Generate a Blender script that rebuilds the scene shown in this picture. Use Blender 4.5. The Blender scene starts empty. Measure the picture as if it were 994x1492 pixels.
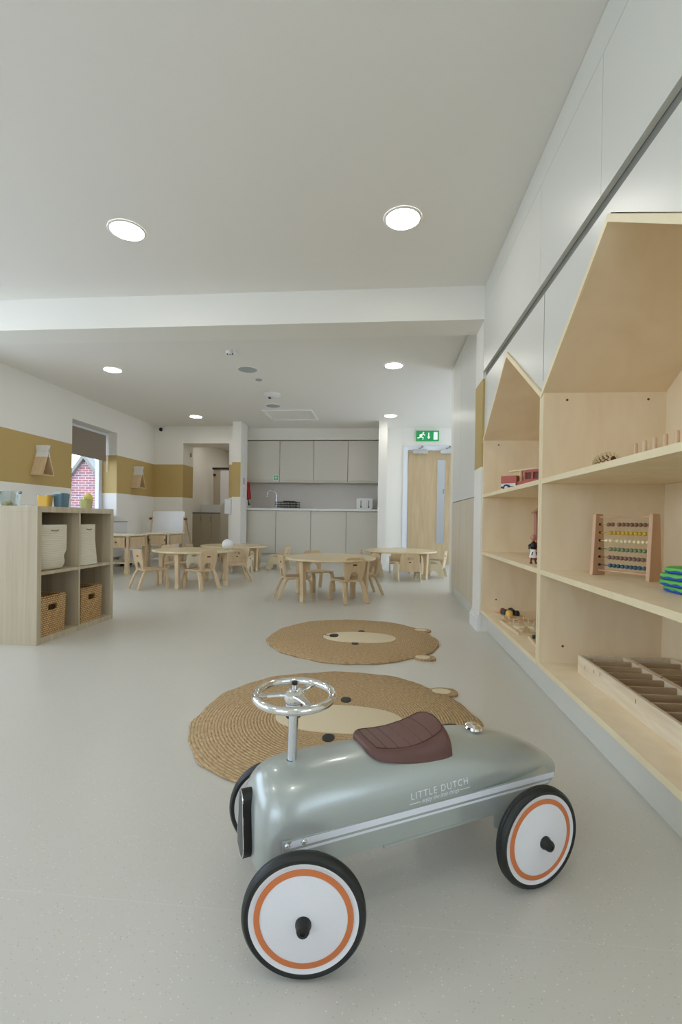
import bpy, bmesh, math, random
from mathutils import Vector, Matrix
from mathutils.geometry import tessellate_polygon
random.seed(7)
PI = math.pi
sc = bpy.context.scene
COL = sc.collection

# ------------------------------------------------------------------ materials
def srgb(r, g, b):
    f = lambda c: (c/255/12.92) if c/255 <= .04045 else ((c/255+.055)/1.055)**2.4
    return (f(r), f(g), f(b), 1)

def newmat(name):
    m = bpy.data.materials.new(name); m.use_nodes = True
    nt = m.node_tree; b = nt.nodes['Principled BSDF']
    return m, nt, b

def plain(name, col, rough=.5, metal=0, coat=0, bump=0, bscale=200, spec=.5):
    m, nt, b = newmat(name)
    b.inputs['Base Color'].default_value = col
    b.inputs['Roughness'].default_value = rough
    b.inputs['Metallic'].default_value = metal
    b.inputs['Coat Weight'].default_value = coat
    b.inputs['Specular IOR Level'].default_value = spec
    n = nt.nodes.new('ShaderNodeTexNoise'); n.inputs['Scale'].default_value = bscale
    tc = nt.nodes.new('ShaderNodeTexCoord'); nt.links.new(tc.outputs['Object'], n.inputs['Vector'])
    mx = nt.nodes.new('ShaderNodeMixRGB'); mx.blend_type = 'MULTIPLY'; mx.inputs[0].default_value = .04
    mx.inputs[1].default_value = col; nt.links.new(n.outputs['Fac'], mx.inputs[2])
    nt.links.new(mx.outputs[0], b.inputs['Base Color'])
    if bump:
        bp = nt.nodes.new('ShaderNodeBump'); bp.inputs['Strength'].default_value = bump
        bp.inputs['Distance'].default_value = .002
        nt.links.new(n.outputs['Fac'], bp.inputs['Height']); nt.links.new(bp.outputs[0], b.inputs['Normal'])
    return m

def wood(name, c1, c2, scale=(6, 6, 1), rough=.45, streak=4, det=4):
    m, nt, b = newmat(name)
    tc = nt.nodes.new('ShaderNodeTexCoord'); mp = nt.nodes.new('ShaderNodeMapping')
    mp.inputs['Scale'].default_value = scale
    nt.links.new(tc.outputs['Object'], mp.inputs['Vector'])
    n = nt.nodes.new('ShaderNodeTexNoise'); n.inputs['Scale'].default_value = streak
    n.inputs['Detail'].default_value = det; n.inputs['Distortion'].default_value = .6
    nt.links.new(mp.outputs[0], n.inputs['Vector'])
    r = nt.nodes.new('ShaderNodeValToRGB'); r.color_ramp.elements[0].position = .3; r.color_ramp.elements[1].position = .7
    r.color_ramp.elements[0].color = c1; r.color_ramp.elements[1].color = c2
    nt.links.new(n.outputs['Fac'], r.inputs[0]); nt.links.new(r.outputs[0], b.inputs['Base Color'])
    b.inputs['Roughness'].default_value = rough
    return m

def wallband(name, white, band, z0, z1):
    """white wall paint with a painted ochre band between two heights"""
    m, nt, b = newmat(name)
    g = nt.nodes.new('ShaderNodeNewGeometry'); s = nt.nodes.new('ShaderNodeSeparateXYZ')
    nt.links.new(g.outputs['Position'], s.inputs[0])
    a = nt.nodes.new('ShaderNodeMath'); a.operation = 'GREATER_THAN'; a.inputs[1].default_value = z0
    c = nt.nodes.new('ShaderNodeMath'); c.operation = 'LESS_THAN'; c.inputs[1].default_value = z1
    d = nt.nodes.new('ShaderNodeMath'); d.operation = 'MULTIPLY'
    nt.links.new(s.outputs[2], a.inputs[0]); nt.links.new(s.outputs[2], c.inputs[0])
    nt.links.new(a.outputs[0], d.inputs[0]); nt.links.new(c.outputs[0], d.inputs[1])
    mx = nt.nodes.new('ShaderNodeMixRGB'); mx.inputs[1].default_value = white; mx.inputs[2].default_value = band
    nt.links.new(d.outputs[0], mx.inputs[0]); nt.links.new(mx.outputs[0], b.inputs['Base Color'])
    b.inputs['Roughness'].default_value = .6
    return m

def emis(name, col, st):
    m, nt, b = newmat(name)
    b.inputs['Base Color'].default_value = (.8, .8, .8, 1)
    b.inputs['Emission Color'].default_value = col; b.inputs['Emission Strength'].default_value = st
    return m

WHITE = srgb(238, 235, 226)
OCHRE = srgb(190, 163, 102)
M = {}
M['wall'] = plain('wall_paint', WHITE, .55)
M['wallband'] = wallband('wall_paint_ochre_band', WHITE, OCHRE, 1.155, 1.752)
M['nibband'] = wallband('nib_paint_ochre_band', WHITE, OCHRE, 1.175, 1.80)
M['ceil'] = plain('ceiling_paint', srgb(238, 235, 227), .85)
M['beam'] = plain('beam_paint', srgb(240, 238, 229), .6)
M['cladding'] = plain('white_lacquer_panel', srgb(216, 216, 206), .33)
M['gap'] = plain('grey_shadow_gap', srgb(128, 128, 120), .6)
M['ply'] = wood('birch_plywood', srgb(236, 217, 182), srgb(245, 230, 200), (3, 3, .8), .42, 3)
M['plylight'] = wood('birch_plywood_edge', srgb(232, 216, 176), srgb(238, 224, 188), (3, 3, .8), .45, 3)
M['plyslope'] = wood('birch_plywood_roof', srgb(228, 208, 172), srgb(238, 220, 188), (2, 2, 1), .42, 2.4)
M['oakgrey'] = wood('grey_oak_board', srgb(182, 166, 136), srgb(206, 194, 170), (9, 9, .35), .5, 2.2)
M['birch'] = wood('birch_furniture', srgb(208, 180, 140), srgb(222, 198, 160), (8, 8, 1.5), .42, 3)
M['birchpale'] = wood('pale_birch_top', srgb(216, 196, 152), srgb(226, 208, 168), (2, 5, 2), .28, 3)
M['birchcream'] = wood('cream_birch', srgb(226, 212, 178), srgb(234, 222, 192), (6, 6, 2), .45, 3)
M['beech'] = wood('beech_wood', srgb(206, 164, 126), srgb(216, 178, 142), (8, 8, 2), .45, 3)
M['creambeech'] = wood('pale_beech', srgb(216, 186, 150), srgb(226, 198, 164), (8, 8, 2), .45, 3)
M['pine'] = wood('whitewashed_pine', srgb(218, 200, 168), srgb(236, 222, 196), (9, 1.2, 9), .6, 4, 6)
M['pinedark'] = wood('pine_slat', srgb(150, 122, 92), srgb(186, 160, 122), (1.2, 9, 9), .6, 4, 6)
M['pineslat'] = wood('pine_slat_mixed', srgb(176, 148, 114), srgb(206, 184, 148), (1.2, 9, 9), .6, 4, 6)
M['doorwood'] = wood('oak_veneer_door', srgb(186, 162, 124), srgb(198, 176, 138), (8, 8, .8), .4, 3)
M['cupwood'] = wood('pale_ash_door', srgb(204, 190, 164), srgb(214, 202, 178), (10, 10, .5), .4, 3)
M['kitchen'] = plain('greige_laminate', srgb(214, 209, 196), .38)
M['taupe'] = plain('taupe_laminate', srgb(184, 172, 148), .4)
M['worktop'] = plain('white_worktop', srgb(232, 232, 226), .25)
M['splash'] = plain('pale_grey_splashback', srgb(228, 222, 214), .3)
M['white'] = plain('white_plastic', srgb(236, 236, 234), .3)
M['frame'] = plain('white_window_frame', srgb(228, 232, 238), .35)
M['blind'] = plain('taupe_blind_fabric', srgb(146, 134, 118), .8)
M['black'] = plain('black_plastic', srgb(22, 22, 22), .45)
M['rubber'] = plain('black_rubber', srgb(27, 31, 30), .42)
M['chrome'] = plain('chrome', (.86, .86, .84, 1), .06, 1)
M['brushed'] = plain('brushed_steel', (.72, .74, .76, 1), .22, 1)
M['carpaint'] = plain('sage_grey_car_paint', srgb(180, 188, 183), .30, .35, .5)
M['stripe'] = plain('pale_stripe_paint', srgb(238, 243, 250), .35)
M['hub'] = plain('white_wheel_enamel', srgb(236, 236, 238), .28)
M['orange'] = plain('orange_ring_paint', srgb(214, 124, 70), .4)
M['leather'] = plain('brown_leatherette', srgb(106, 72, 64), .42, 0, 0, .25, 600)
M['seam'] = plain('dark_seam', srgb(74, 46, 40), .6)
M['grille'] = plain('grille_pleats', srgb(84, 90, 88), .4, .3)
M['rope'] = plain('cream_rope', srgb(226, 220, 200), .85)
M['lampring'] = plain('lamp_trim', srgb(235, 235, 232), .4)
M['lamp'] = emis('ceiling_lamp_glow', (1, .95, .88, 1), 32)
M['greysp'] = plain('grey_speaker_mesh', srgb(176, 180, 180), .7)
M['rail'] = plain('grey_metal', srgb(150, 152, 150), .35, .5)
M['redcloth'] = plain('red_pouch', srgb(190, 40, 34), .6)
M['green'] = emis('green_sign_glow', srgb(24, 150, 78), .25); M['green'].node_tree.nodes['Principled BSDF'].inputs['Base Color'].default_value = srgb(28, 150, 80)
M['signwhite'] = emis('white_sign_glow', srgb(235, 245, 240), .35)
M['redtoy'] = plain('red_wood_paint', srgb(176, 80, 60), .45)
M['creamtoy'] = plain('cream_wood_paint', srgb(224, 206, 160), .5)
M['yellow'] = plain('yellow_plastic', srgb(240, 196, 88), .35)
M['blue'] = plain('slate_blue_plastic', srgb(84, 116, 130), .3)
M['lime'] = plain('lime_plastic', srgb(188, 190, 124), .35)
M['lemon'] = plain('lemon_yellow', srgb(228, 208, 96), .5)
M['foamgreen'] = plain('green_foam', srgb(104, 196, 84), .5)
M['foamblue'] = plain('blue_foam', srgb(34, 84, 196), .5)
M['teal'] = plain('dark_teal_paint', srgb(50, 62, 66), .5)
M['pink'] = plain('dusty_pink', srgb(190, 130, 116), .6)
M['palepink'] = plain('pale_pink', srgb(214, 186, 196), .6)
M['brown'] = plain('dark_brown', srgb(110, 56, 34), .6)
M['rad'] = plain('radiator_enamel', srgb(222, 222, 220), .4)
M['cream'] = plain('cream_jute', srgb(222, 208, 176), .95, 0, 0, .6, 260)
M['corr'] = plain('corridor_paint', srgb(225, 230, 236), .6)
M['screw'] = plain('dark_screw_hole', srgb(96, 74, 50), .6)
beadc = [srgb(134, 96, 70), srgb(206, 168, 56), srgb(236, 222, 176), srgb(122, 140, 98), srgb(134, 102, 90), srgb(62, 96, 118)]
for i, c in enumerate(beadc): M['bead%d' % i] = plain('bead_paint', c, .35)

def glassmat(name, tint, mixf, rough=0):
    m, nt, b = newmat(name)
    t = nt.nodes.new('ShaderNodeBsdfTransparent'); t.inputs[0].default_value = tint
    g = nt.nodes.new('ShaderNodeBsdfGlossy'); g.inputs['Roughness'].default_value = .02
    mx = nt.nodes.new('ShaderNodeMixShader'); mx.inputs[0].default_value = mixf
    nt.links.new(t.outputs[0], mx.inputs[1]); nt.links.new(g.outputs[0], mx.inputs[2])
    nt.links.new(mx.outputs[0], nt.nodes['Material Output'].inputs[0])
    return m
M['glass'] = glassmat('window_glass', (.96, .98, 1, 1), .05)
M['clear'] = glassmat('clear_plastic', (.88, .92, .92, 1), .14)

# floor: pale vinyl with chips and a weld line
def floormat():
    m, nt, b = newmat('speckled_vinyl')
    tc = nt.nodes.new('ShaderNodeTexCoord')
    base = srgb(206, 204, 194)
    v = nt.nodes.new('ShaderNodeTexVoronoi'); v.inputs['Scale'].default_value = 190
    nt.links.new(tc.outputs['Object'], v.inputs['Vector'])
    def chips(src, lo, hi):
        r = nt.nodes.new('ShaderNodeMapRange'); r.inputs[1].default_value = lo; r.inputs[2].default_value = hi
        r.inputs[3].default_value = 1; r.inputs[4].default_value = 0
        nt.links.new(src, r.inputs[0]); return r.outputs[0]
    sep = nt.nodes.new('ShaderNodeSeparateColor'); nt.links.new(v.outputs['Color'], sep.inputs[0])
    d = chips(v.outputs['Distance'], .16, .30)
    def sel(ch, th):
        a = nt.nodes.new('ShaderNodeMath'); a.operation = 'GREATER_THAN'; a.inputs[1].default_value = th
        nt.links.new(sep.outputs[ch], a.inputs[0])
        p = nt.nodes.new('ShaderNodeMath'); p.operation = 'MULTIPLY'
        nt.links.new(a.outputs[0], p.inputs[0]); nt.links.new(d, p.inputs[1]); return p.outputs[0]
    m1 = nt.nodes.new('ShaderNodeMixRGB'); m1.inputs[1].default_value = base; m1.inputs[2].default_value = srgb(232, 230, 222)
    nt.links.new(sel(0, .86), m1.inputs[0])
    m2 = nt.nodes.new('ShaderNodeMixRGB'); m2.inputs[2].default_value = srgb(184, 180, 168)
    nt.links.new(m1.outputs[0], m2.inputs[1]); nt.links.new(sel(1, .86), m2.inputs[0])
    # weld line across the sheet at y = .905
    s = nt.nodes.new('ShaderNodeSeparateXYZ'); nt.links.new(tc.outputs['Object'], s.inputs[0])
    a = nt.nodes.new('ShaderNodeMath'); a.operation = 'SUBTRACT'; a.inputs[1].default_value = .905
    nt.links.new(s.outputs[1], a.inputs[0])
    ab = nt.nodes.new('ShaderNodeMath'); ab.operation = 'ABSOLUTE'; nt.links.new(a.outputs[0], ab.inputs[0])
    r = nt.nodes.new('ShaderNodeMapRange'); r.inputs[1].default_value = .0006; r.inputs[2].default_value = .0016
    r.inputs[3].default_value = .45; r.inputs[4].default_value = 0; nt.links.new(ab.outputs[0], r.inputs[0])
    m3 = nt.nodes.new('ShaderNodeMixRGB'); m3.inputs[2].default_value = srgb(220, 216, 202)
    nt.links.new(m2.outputs[0], m3.inputs[1]); nt.links.new(r.outputs[0], m3.inputs[0])
    nt.links.new(m3.outputs[0], b.inputs['Base Color'])
    b.inputs['Roughness'].default_value = .34
    n = nt.nodes.new('ShaderNodeTexNoise'); n.inputs['Scale'].default_value = 6
    nt.links.new(tc.outputs['Object'], n.inputs['Vector'])
    rr = nt.nodes.new('ShaderNodeMapRange'); rr.inputs[3].default_value = .26; rr.inputs[4].default_value = .36
    nt.links.new(n.outputs['Fac'], rr.inputs[0]); nt.links.new(rr.outputs[0], b.inputs['Roughness'])
    return m
M['floor'] = floormat()

def brickmat(name, c1, c2, mortar, scale, bw, rh, ms, bump=.4, swap=False, rough=.8):
    m, nt, b = newmat(name)
    tc = nt.nodes.new('ShaderNodeTexCoord'); s = nt.nodes.new('ShaderNodeSeparateXYZ'); cb = nt.nodes.new('ShaderNodeCombineXYZ')
    nt.links.new(tc.outputs['Object'], s.inputs[0])
    ad = nt.nodes.new('ShaderNodeMath'); ad.operation = 'ADD'
    nt.links.new(s.outputs[0], ad.inputs[0]); nt.links.new(s.outputs[1], ad.inputs[1])
    if swap:
        nt.links.new(s.outputs[2], cb.inputs[0]); nt.links.new(ad.outputs[0], cb.inputs[1])
    else:
        nt.links.new(ad.outputs[0], cb.inputs[0]); nt.links.new(s.outputs[2], cb.inputs[1])
    br = nt.nodes.new('ShaderNodeTexBrick'); br.inputs['Scale'].default_value = scale
    br.inputs['Color1'].default_value = c1; br.inputs['Color2'].default_value = c2; br.inputs['Mortar'].default_value = mortar
    br.inputs['Brick Width'].default_value = bw; br.inputs['Row Height'].default_value = rh; br.inputs['Mortar Size'].default_value = ms
    br.inputs['Mortar Smooth'].default_value = .6
    nt.links.new(cb.outputs[0], br.inputs['Vector'])
    nt.links.new(br.outputs['Color'], b.inputs['Base Color'])
    bp = nt.nodes.new('ShaderNodeBump'); bp.inputs['Strength'].default_value = bump; bp.inputs['Distance'].default_value = .004; bp.invert = True
    nt.links.new(br.outputs['Fac'], bp.inputs['Height']); nt.links.new(bp.outputs[0], b.inputs['Normal'])
    b.inputs['Roughness'].default_value = rough
    return m
M['brick'] = brickmat('red_brick', srgb(168, 112, 106), srgb(138, 92, 98), srgb(196, 184, 186), 1, .225, .078, .012)
M['wicker'] = brickmat('woven_rattan', srgb(226, 190, 134), srgb(208, 168, 112), srgb(128, 92, 54), 1, .022, .013, .0022, 1, False)

def jutemat():
    m, nt, b = newmat('braided_jute')
    tc = nt.nodes.new('ShaderNodeTexCoord'); s = nt.nodes.new('ShaderNodeSeparateXYZ'); nt.links.new(tc.outputs['Object'], s.inputs[0])
    def mt(op, a, bb=None):
        n = nt.nodes.new('ShaderNodeMath'); n.operation = op
        for i, q in enumerate((a, bb)):
            if q is None: continue
            if isinstance(q, (int, float)): n.inputs[i].default_value = q
            else: nt.links.new(q, n.inputs[i])
        return n.outputs[0]
    rad = mt('SQRT', mt('ADD', mt('MULTIPLY', s.outputs[0], s.outputs[0]), mt('MULTIPLY', s.outputs[1], s.outputs[1])))
    ang = mt('ARCTAN2', s.outputs[1], s.outputs[0])
    rr = mt('ADD', rad, mt('MULTIPLY', ang, .012/(2*PI)))
    saw = mt('ABSOLUTE', mt('SINE', mt('MULTIPLY', rr, PI/.012)))
    n1 = nt.nodes.new('ShaderNodeTexNoise'); n1.inputs['Scale'].default_value = 1; n1.inputs['Detail'].default_value = 5
    cb = nt.nodes.new('ShaderNodeCombineXYZ')
    nt.links.new(mt('MULTIPLY', rr, 240), cb.inputs[0]); nt.links.new(mt('MULTIPLY', ang, 22), cb.inputs[1])
    nt.links.new(cb.outputs[0], n1.inputs['Vector'])
    r = nt.nodes.new('ShaderNodeValToRGB'); r.color_ramp.elements[0].position = .32; r.color_ramp.elements[1].position = .68
    r.color_ramp.elements[0].color = srgb(160, 128, 86); r.color_ramp.elements[1].color = srgb(212, 184, 140)
    nt.links.new(n1.outputs['Fac'], r.inputs[0])
    mx = nt.nodes.new('ShaderNodeMixRGB'); mx.blend_type = 'MULTIPLY'; mx.inputs[0].default_value = .45
    g = nt.nodes.new('ShaderNodeMapRange'); g.inputs[1].default_value = 0; g.inputs[2].default_value = .5; g.inputs[3].default_value = .5; g.inputs[4].default_value = 1
    nt.links.new(saw, g.inputs[0]); nt.links.new(r.outputs[0], mx.inputs[1]); nt.links.new(g.outputs[0], mx.inputs[2])
    nt.links.new(mx.outputs[0], b.inputs['Base Color'])
    h = mt('ADD', saw, mt('MULTIPLY', n1.outputs['Fac'], .6))
    bp = nt.nodes.new('ShaderNodeBump'); bp.inputs['Strength'].default_value = .8; bp.inputs['Distance'].default_value = .003
    nt.links.new(h, bp.inputs['Height']); nt.links.new(bp.outputs[0], b.inputs['Normal'])
    b.inputs['Roughness'].default_value = .75
    return m
M['jute'] = jutemat()

# ------------------------------------------------------------------ mesh builder
def area2(p): return sum(p[i][0]*p[(i+1) % len(p)][1]-p[(i+1) % len(p)][0]*p[i][1] for i in range(len(p)))
class MB:
    def __init__(s): s.bm = bmesh.new()
    def face(s, vs):
        try: return s.bm.faces.new(vs)
        except ValueError: return None
    def box(s, x0, x1, y0, y1, z0, z1, mat=None):
        vs = [Vector((x, y, z)) for x in (x0, x1) for y in (y0, y1) for z in (z0, z1)]
        if mat is not None: vs = [mat @ v for v in vs]
        v = [s.bm.verts.new(q) for q in vs]
        for f in ((0, 1, 3, 2), (4, 6, 7, 5), (0, 4, 5, 1), (2, 3, 7, 6), (0, 2, 6, 4), (1, 5, 7, 3)): s.face([v[i] for i in f])
        return s
    def prism(s, outer, lo, hi, plane='xy', holes=(), mat=None):
        def P(a, b, c):
            v = {'xy': Vector((a, b, c)), 'xz': Vector((a, c, b)), 'yz': Vector((c, a, b))}[plane]
            return mat @ v if mat is not None else v
        loops = [list(outer)]+[list(h) for h in holes]
        tris = tessellate_polygon([[Vector((a, b, 0)) for a, b in l] for l in loops])
        flat = [q for l in loops for q in l]
        A = [s.bm.verts.new(P(a, b, lo)) for a, b in flat]; B = [s.bm.verts.new(P(a, b, hi)) for a, b in flat]
        for t in tris:
            s.face([A[i] for i in t]); s.face([B[i] for i in reversed(t)])
        k = 0
        for l in loops:
            n = len(l)
            for i in range(n):
                j = (i+1) % n; s.face([A[k+i], A[k+j], B[k+j], B[k+i]])
            k += n
        return s
    def rings(s, rings, cap=True, closed=True):
        R = [[s.bm.verts.new(Vector(p)) for p in r] for r in rings]
        n = len(R[0])
        for a, b in zip(R, R[1:]):
            for i in range(n if closed else n-1):
                j = (i+1) % n; s.face([a[i], a[j], b[j], b[i]])
        if cap and closed: s.face(R[0]); s.face(R[-1][::-1])
        return s
    def lathe(s, prof, c=(0, 0, 0), axis=(0, 0, 1), n=48, sx=1, sy=1, cap=True):
        ax = Vector(axis).normalized()
        t = Vector((1, 0, 0)) if abs(ax.x) < .9 else Vector((0, 1, 0))
        u = (t-ax*t.dot(ax)).normalized(); w = ax.cross(u); c = Vector(c)
        return s.rings([[c+ax*h+(u*math.cos(2*PI*i/n)*sx+w*math.sin(2*PI*i/n)*sy)*r for i in range(n)] for r, h in prof], cap)
    def cyl(s, p0, p1, r0, r1=None, n=16):
        p0 = Vector(p0); p1 = Vector(p1); r1 = r0 if r1 is None else r1
        return s.lathe([(r0, 0), (r1, (p1-p0).length)], p0, p1-p0, n)
    def ball(s, c, r, n=16, sx=1, sy=1, sz=1):
        return s.lathe([(max(r*math.sin(PI*k/(n//2)), 1e-5), -r*sz*math.cos(PI*k/(n//2))) for k in range(n//2+1)], c, (0, 0, 1), n, sx, sy)
    def torus(s, c, R, r, axis=(0, 0, 1), n=64, k=16):
        ax = Vector(axis).normalized(); t = Vector((1, 0, 0)) if abs(ax.x) < .9 else Vector((0, 1, 0))
        u = (t-ax*t.dot(ax)).normalized(); w = ax.cross(u); c = Vector(c); rg = []
        for i in range(n+1):
            a = 2*PI*i/n; d = u*math.cos(a)+w*math.sin(a)
            rg.append([c+d*(R+r*math.cos(2*PI*j/k))+ax*r*math.sin(2*PI*j/k) for j in range(k)])
        s.rings(rg, cap=False); return s
    def tube(s, pts, r, n=8):
        pts = [Vector(p) for p in pts]; rg = []; up = Vector((0, 0, 1))
        for i, p in enumerate(pts):
            d = (pts[min(i+1, len(pts)-1)]-pts[max(i-1, 0)]).normalized()
            a = d.cross(up)
            if a.length < .05: a = d.cross(Vector((0, 1, 0)))
            a.normalize(); b = a.cross(d)
            rr = r[i] if isinstance(r, (list, tuple)) else r
            rg.append([p+(a*math.cos(2*PI*j/n)+b*math.sin(2*PI*j/n))*rr for j in range(n)])
        return s.rings(rg)
    def strip(s, pts, side, w, t):
        """flat bent strip: rectangle section swept along pts; side = width direction"""
        pts = [Vector(p) for p in pts]; side = Vector(side).normalized(); rg = []
        for i, p in enumerate(pts):
            d = (pts[min(i+1, len(pts)-1)]-pts[max(i-1, 0)]).normalized(); nn = d.cross(side).normalized()
            ww = w[i] if isinstance(w, (list, tuple)) else w
            rg.append([p+side*ww/2+nn*t/2, p-side*ww/2+nn*t/2, p-side*ww/2-nn*t/2, p+side*ww/2-nn*t/2])
        return s.rings(rg)
    def build(s, name, mat, parent=None, smooth=False, bevel=0, weld=0):
        bm = s.bm
        if weld: bmesh.ops.remove_doubles(bm, verts=bm.verts, dist=weld)
        bmesh.ops.recalc_face_normals(bm, faces=bm.faces)
        me = bpy.data.meshes.new(name); bm.to_mesh(me); bm.free()
        if smooth:
            for p in me.polygons: p.use_smooth = True
            try: me.set_sharp_from_angle(angle=math.radians(40))
            except Exception: pass
        o = bpy.data.objects.new(name, me); COL.objects.link(o)
        me.materials.append(M[mat] if isinstance(mat, str) else mat)
        if parent: o.parent = parent
        if bevel:
            b = o.modifiers.new('bevel', 'BEVEL'); b.width = bevel; b.segments = 2; b.limit_method = 'ANGLE'; b.angle_limit = math.radians(50)
        return o
def BX(*a, **k): return MB().box(*a, **k)

def tag(o, label, cat, group=None, kind=None):
    o['label'] = label; o['category'] = cat
    if group: o['group'] = group
    if kind: o['kind'] = kind
    return o
def thing(name, label, cat, loc=(0, 0, 0), rz=0, group=None):
    o = bpy.data.objects.new(name, None); COL.objects.link(o)
    o.empty_display_size = .05; o.location = loc; o.rotation_euler = (0, 0, rz)
    return tag(o, label, cat, group)
def struct(name, mb, mat, label=None, parent=None, **k):
    o = mb.build(name, mat, parent, **k)
    if parent is None:
        o['kind'] = 'structure'
        if label: o['label'] = label
    return o
def dup(root, loc, rz, label, group=None):
    r = root.copy(); COL.objects.link(r); r.location = loc; r.rotation_euler = (0, 0, rz); r['label'] = label
    if group: r['group'] = group
    for ch in list(root.children):
        c = ch.copy(); COL.objects.link(c); c.parent = r
        for g in list(ch.children):
            d = g.copy(); COL.objects.link(d); d.parent = c
    return r
def rrect(x0, x1, y0, y1, r, n=6):
    p = []
    for cx, cy, a0 in ((x1-r, y1-r, 0), (x0+r, y1-r, 90), (x0+r, y0+r, 180), (x1-r, y0+r, 270)):
        for i in range(n+1):
            a = math.radians(a0+90*i/n); p.append((cx+r*math.cos(a), cy+r*math.sin(a)))
    return p
def arch(x0, x1, z0, z1, n=12):
    """a hole with a flat bottom and a rounded top"""
    cx = (x0+x1)/2; rx = (x1-x0)/2; h = min(z1-z0, rx*1.1)
    return [(x0, z0)]+[(x1, z0)]+[(cx+rx*math.cos(PI*i/n), z1-h+h*math.sin(PI*i/n)) for i in range(n+1)]
def textmesh(body, size, extrude=0, shear=0, spacing=1):
    cu = bpy.data.curves.new('lettering', 'FONT'); cu.body = body; cu.size = size; cu.extrude = extrude; cu.shear = shear
    cu.space_character = spacing; cu.align_x = 'CENTER'; cu.resolution_u = 4
    ob = bpy.data.objects.new('lettering', cu); COL.objects.link(ob)
    dg = bpy.context.evaluated_depsgraph_get(); me = bpy.data.meshes.new_from_object(ob.evaluated_get(dg))
    bpy.data.objects.remove(ob); bpy.data.curves.remove(cu)
    return me

# ================================================================== SETTING
CZ = 2.45
struct('floor', BX(-4.6, 3.0, -3.6, 12.2, -.12, 0), 'floor')
struct('ceiling', BX(-4.6, 3.0, -3.6, 12.2, CZ, CZ+.15), 'ceil')
WY0, WY1, WZ0, WZ1 = 5.98, 7.05, .80, 2.10
rect = lambda a, b, c, d: [(a, c), (b, c), (b, d), (a, d)]
struct('wall_left', MB().prism(rect(-3.6, 12.2, 0, CZ), -4.55, -4.2, 'yz', [rect(WY0, WY1, WZ0, WZ1), rect(-1.6, 4.2, .7, 2.25)]), 'wallband', 'white wall with a painted ochre band and a window')
struct('wall_front', MB().prism(rect(-4.2, 1.3, 0, CZ), -3.6, -3.4, 'xz', [rect(-3.4, -.6, .7, 2.25)]), 'wall')
struct('wall_right', MB().prism(rect(-3.6, .93, 0, CZ), 1.3, 1.5, 'yz', [rect(-2.0, -.1, .75, 2.15)]).box(1.3, 1.5, .93, 5.28, 0, CZ).box(.735, 1.3, 5.1, 5.28, 0, CZ), 'wall')
struct('wall_right_far', MB().prism(rect(5.28, 8.7, 0, CZ), 2.6, 2.8, 'yz', [rect(5.7, 8.2, .1, 2.25)]).box(1.5, 2.8, 5.1, 5.28, 0, CZ), 'wall')
# back walls
struct('wall_back_left', MB().prism([(-4.2, 0), (-3.65, 0), (-3.65, 2.135), (-2.79, 2.135), (-2.79, 0), (-2.6, 0), (-2.6, CZ), (-4.2, CZ)], 8.25, 8.7, 'xz'), 'wallband')
struct('wall_column_left', BX(-2.61, -2.46, 7.88, 8.25, 0, CZ), 'wallband', 'white pillar with an ochre band left of the kitchen recess')
struct('wall_kitchen_left', BX(-2.6, -2.56, 8.25, 8.92, 0, CZ).box(-2.46, -2.455, 7.88, 8.25, 0, CZ), 'wall')
struct('wall_column_right', BX(-.10, .045, 7.88, 8.92, 0, CZ), 'wall', 'white pillar right of the kitchen recess')
struct('wall_kitchen_back', BX(-2.6, -.1, 8.9, 9.0, 0, CZ), 'splash')
struct('wall_kitchen_bulkhead', BX(-2.56, -.10, 8.5, 8.9, 2.24, CZ), 'wall')
struct('wall_back_right', MB().prism([(.045, 0), (.40, 0), (.40, 2.06), (1.34, 2.06), (1.34, 0), (2.6, 0), (2.6, CZ), (.045, CZ)], 8.5, 8.7, 'xz'), 'wall')
# beam and nib
struct('trim_1', BX(-4.2, .69, 3.40, 3.68, 2.213, CZ), 'beam', 'white downstand beam across the ceiling')
struct('wall_nib_right', BX(.69, 1.3, 3.42, 3.68, 0, CZ), 'nibband', 'wall nib with an ochre band beside the shelving')
struct('baseboard_right', BX(.674, .70, 3.415, 3.70, 0, .085).box(.680, .70, 3.415, 3.70, .085, .10).box(.685, .70, 3.415, 3.695, .10, .118), 'white')
struct('baseboard_left', BX(-4.2, -4.183, -3.4, 8.25, 0, .1), 'white')
struct('baseboard_back', BX(-4.18, -3.65, 8.233, 8.25, 0, .1).box(.045, .335, 8.483, 8.5, 0, .1), 'white')

# window 1: frame, pane, sill and reveal
w = struct('window_1', MB().prism(rect(WY0, WY1, WZ0, WZ1), -4.50, -4.44, 'yz', [rect(WY0+.07, WY1-.09, WZ0+.07, WZ1-.07)]), 'frame', 'white framed window in the left wall')
struct('pane', BX(-4.475, -4.470, WY0+.07, WY1-.09, WZ0+.07, WZ1-.07), 'glass', parent=w)
struct('window_sill', BX(-4.44, -4.17, WY0-.02, WY1+.03, WZ0-.03, WZ0), 'white', parent=w, bevel=.003)
for nm, pl, a, b_, r_ in (('unseen_window_2', 'yz', -4.5, -4.44, (-1.6, 4.2, .7, 2.25)), ('unseen_window_5', 'yz', 1.37, 1.43, (-2.0, -.1, .75, 2.15)), ('unseen_window_3', 'xz', -3.55, -3.49, (-3.4, -.6, .7, 2.25)), ('unseen_window_4', 'yz', 2.67, 2.73, (5.7, 8.2, .1, 2.25))):  # out-of-view windows, invented to let daylight into the room
    n_ = 3; hs = []; W_ = (r_[1]-r_[0]-.06)/n_
    for i in range(n_): hs.append(rect(r_[0]+.06+i*W_, r_[0]+i*W_+W_, r_[2]+.06, r_[3]-.06))
    ww = struct(nm, MB().prism(rect(*r_), a, b_, pl, hs), 'frame')
    mid = (a+b_)/2
    for h in hs: struct('pane', MB().prism(h, mid-.003, mid+.003, pl), 'glass', parent=ww)

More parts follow.
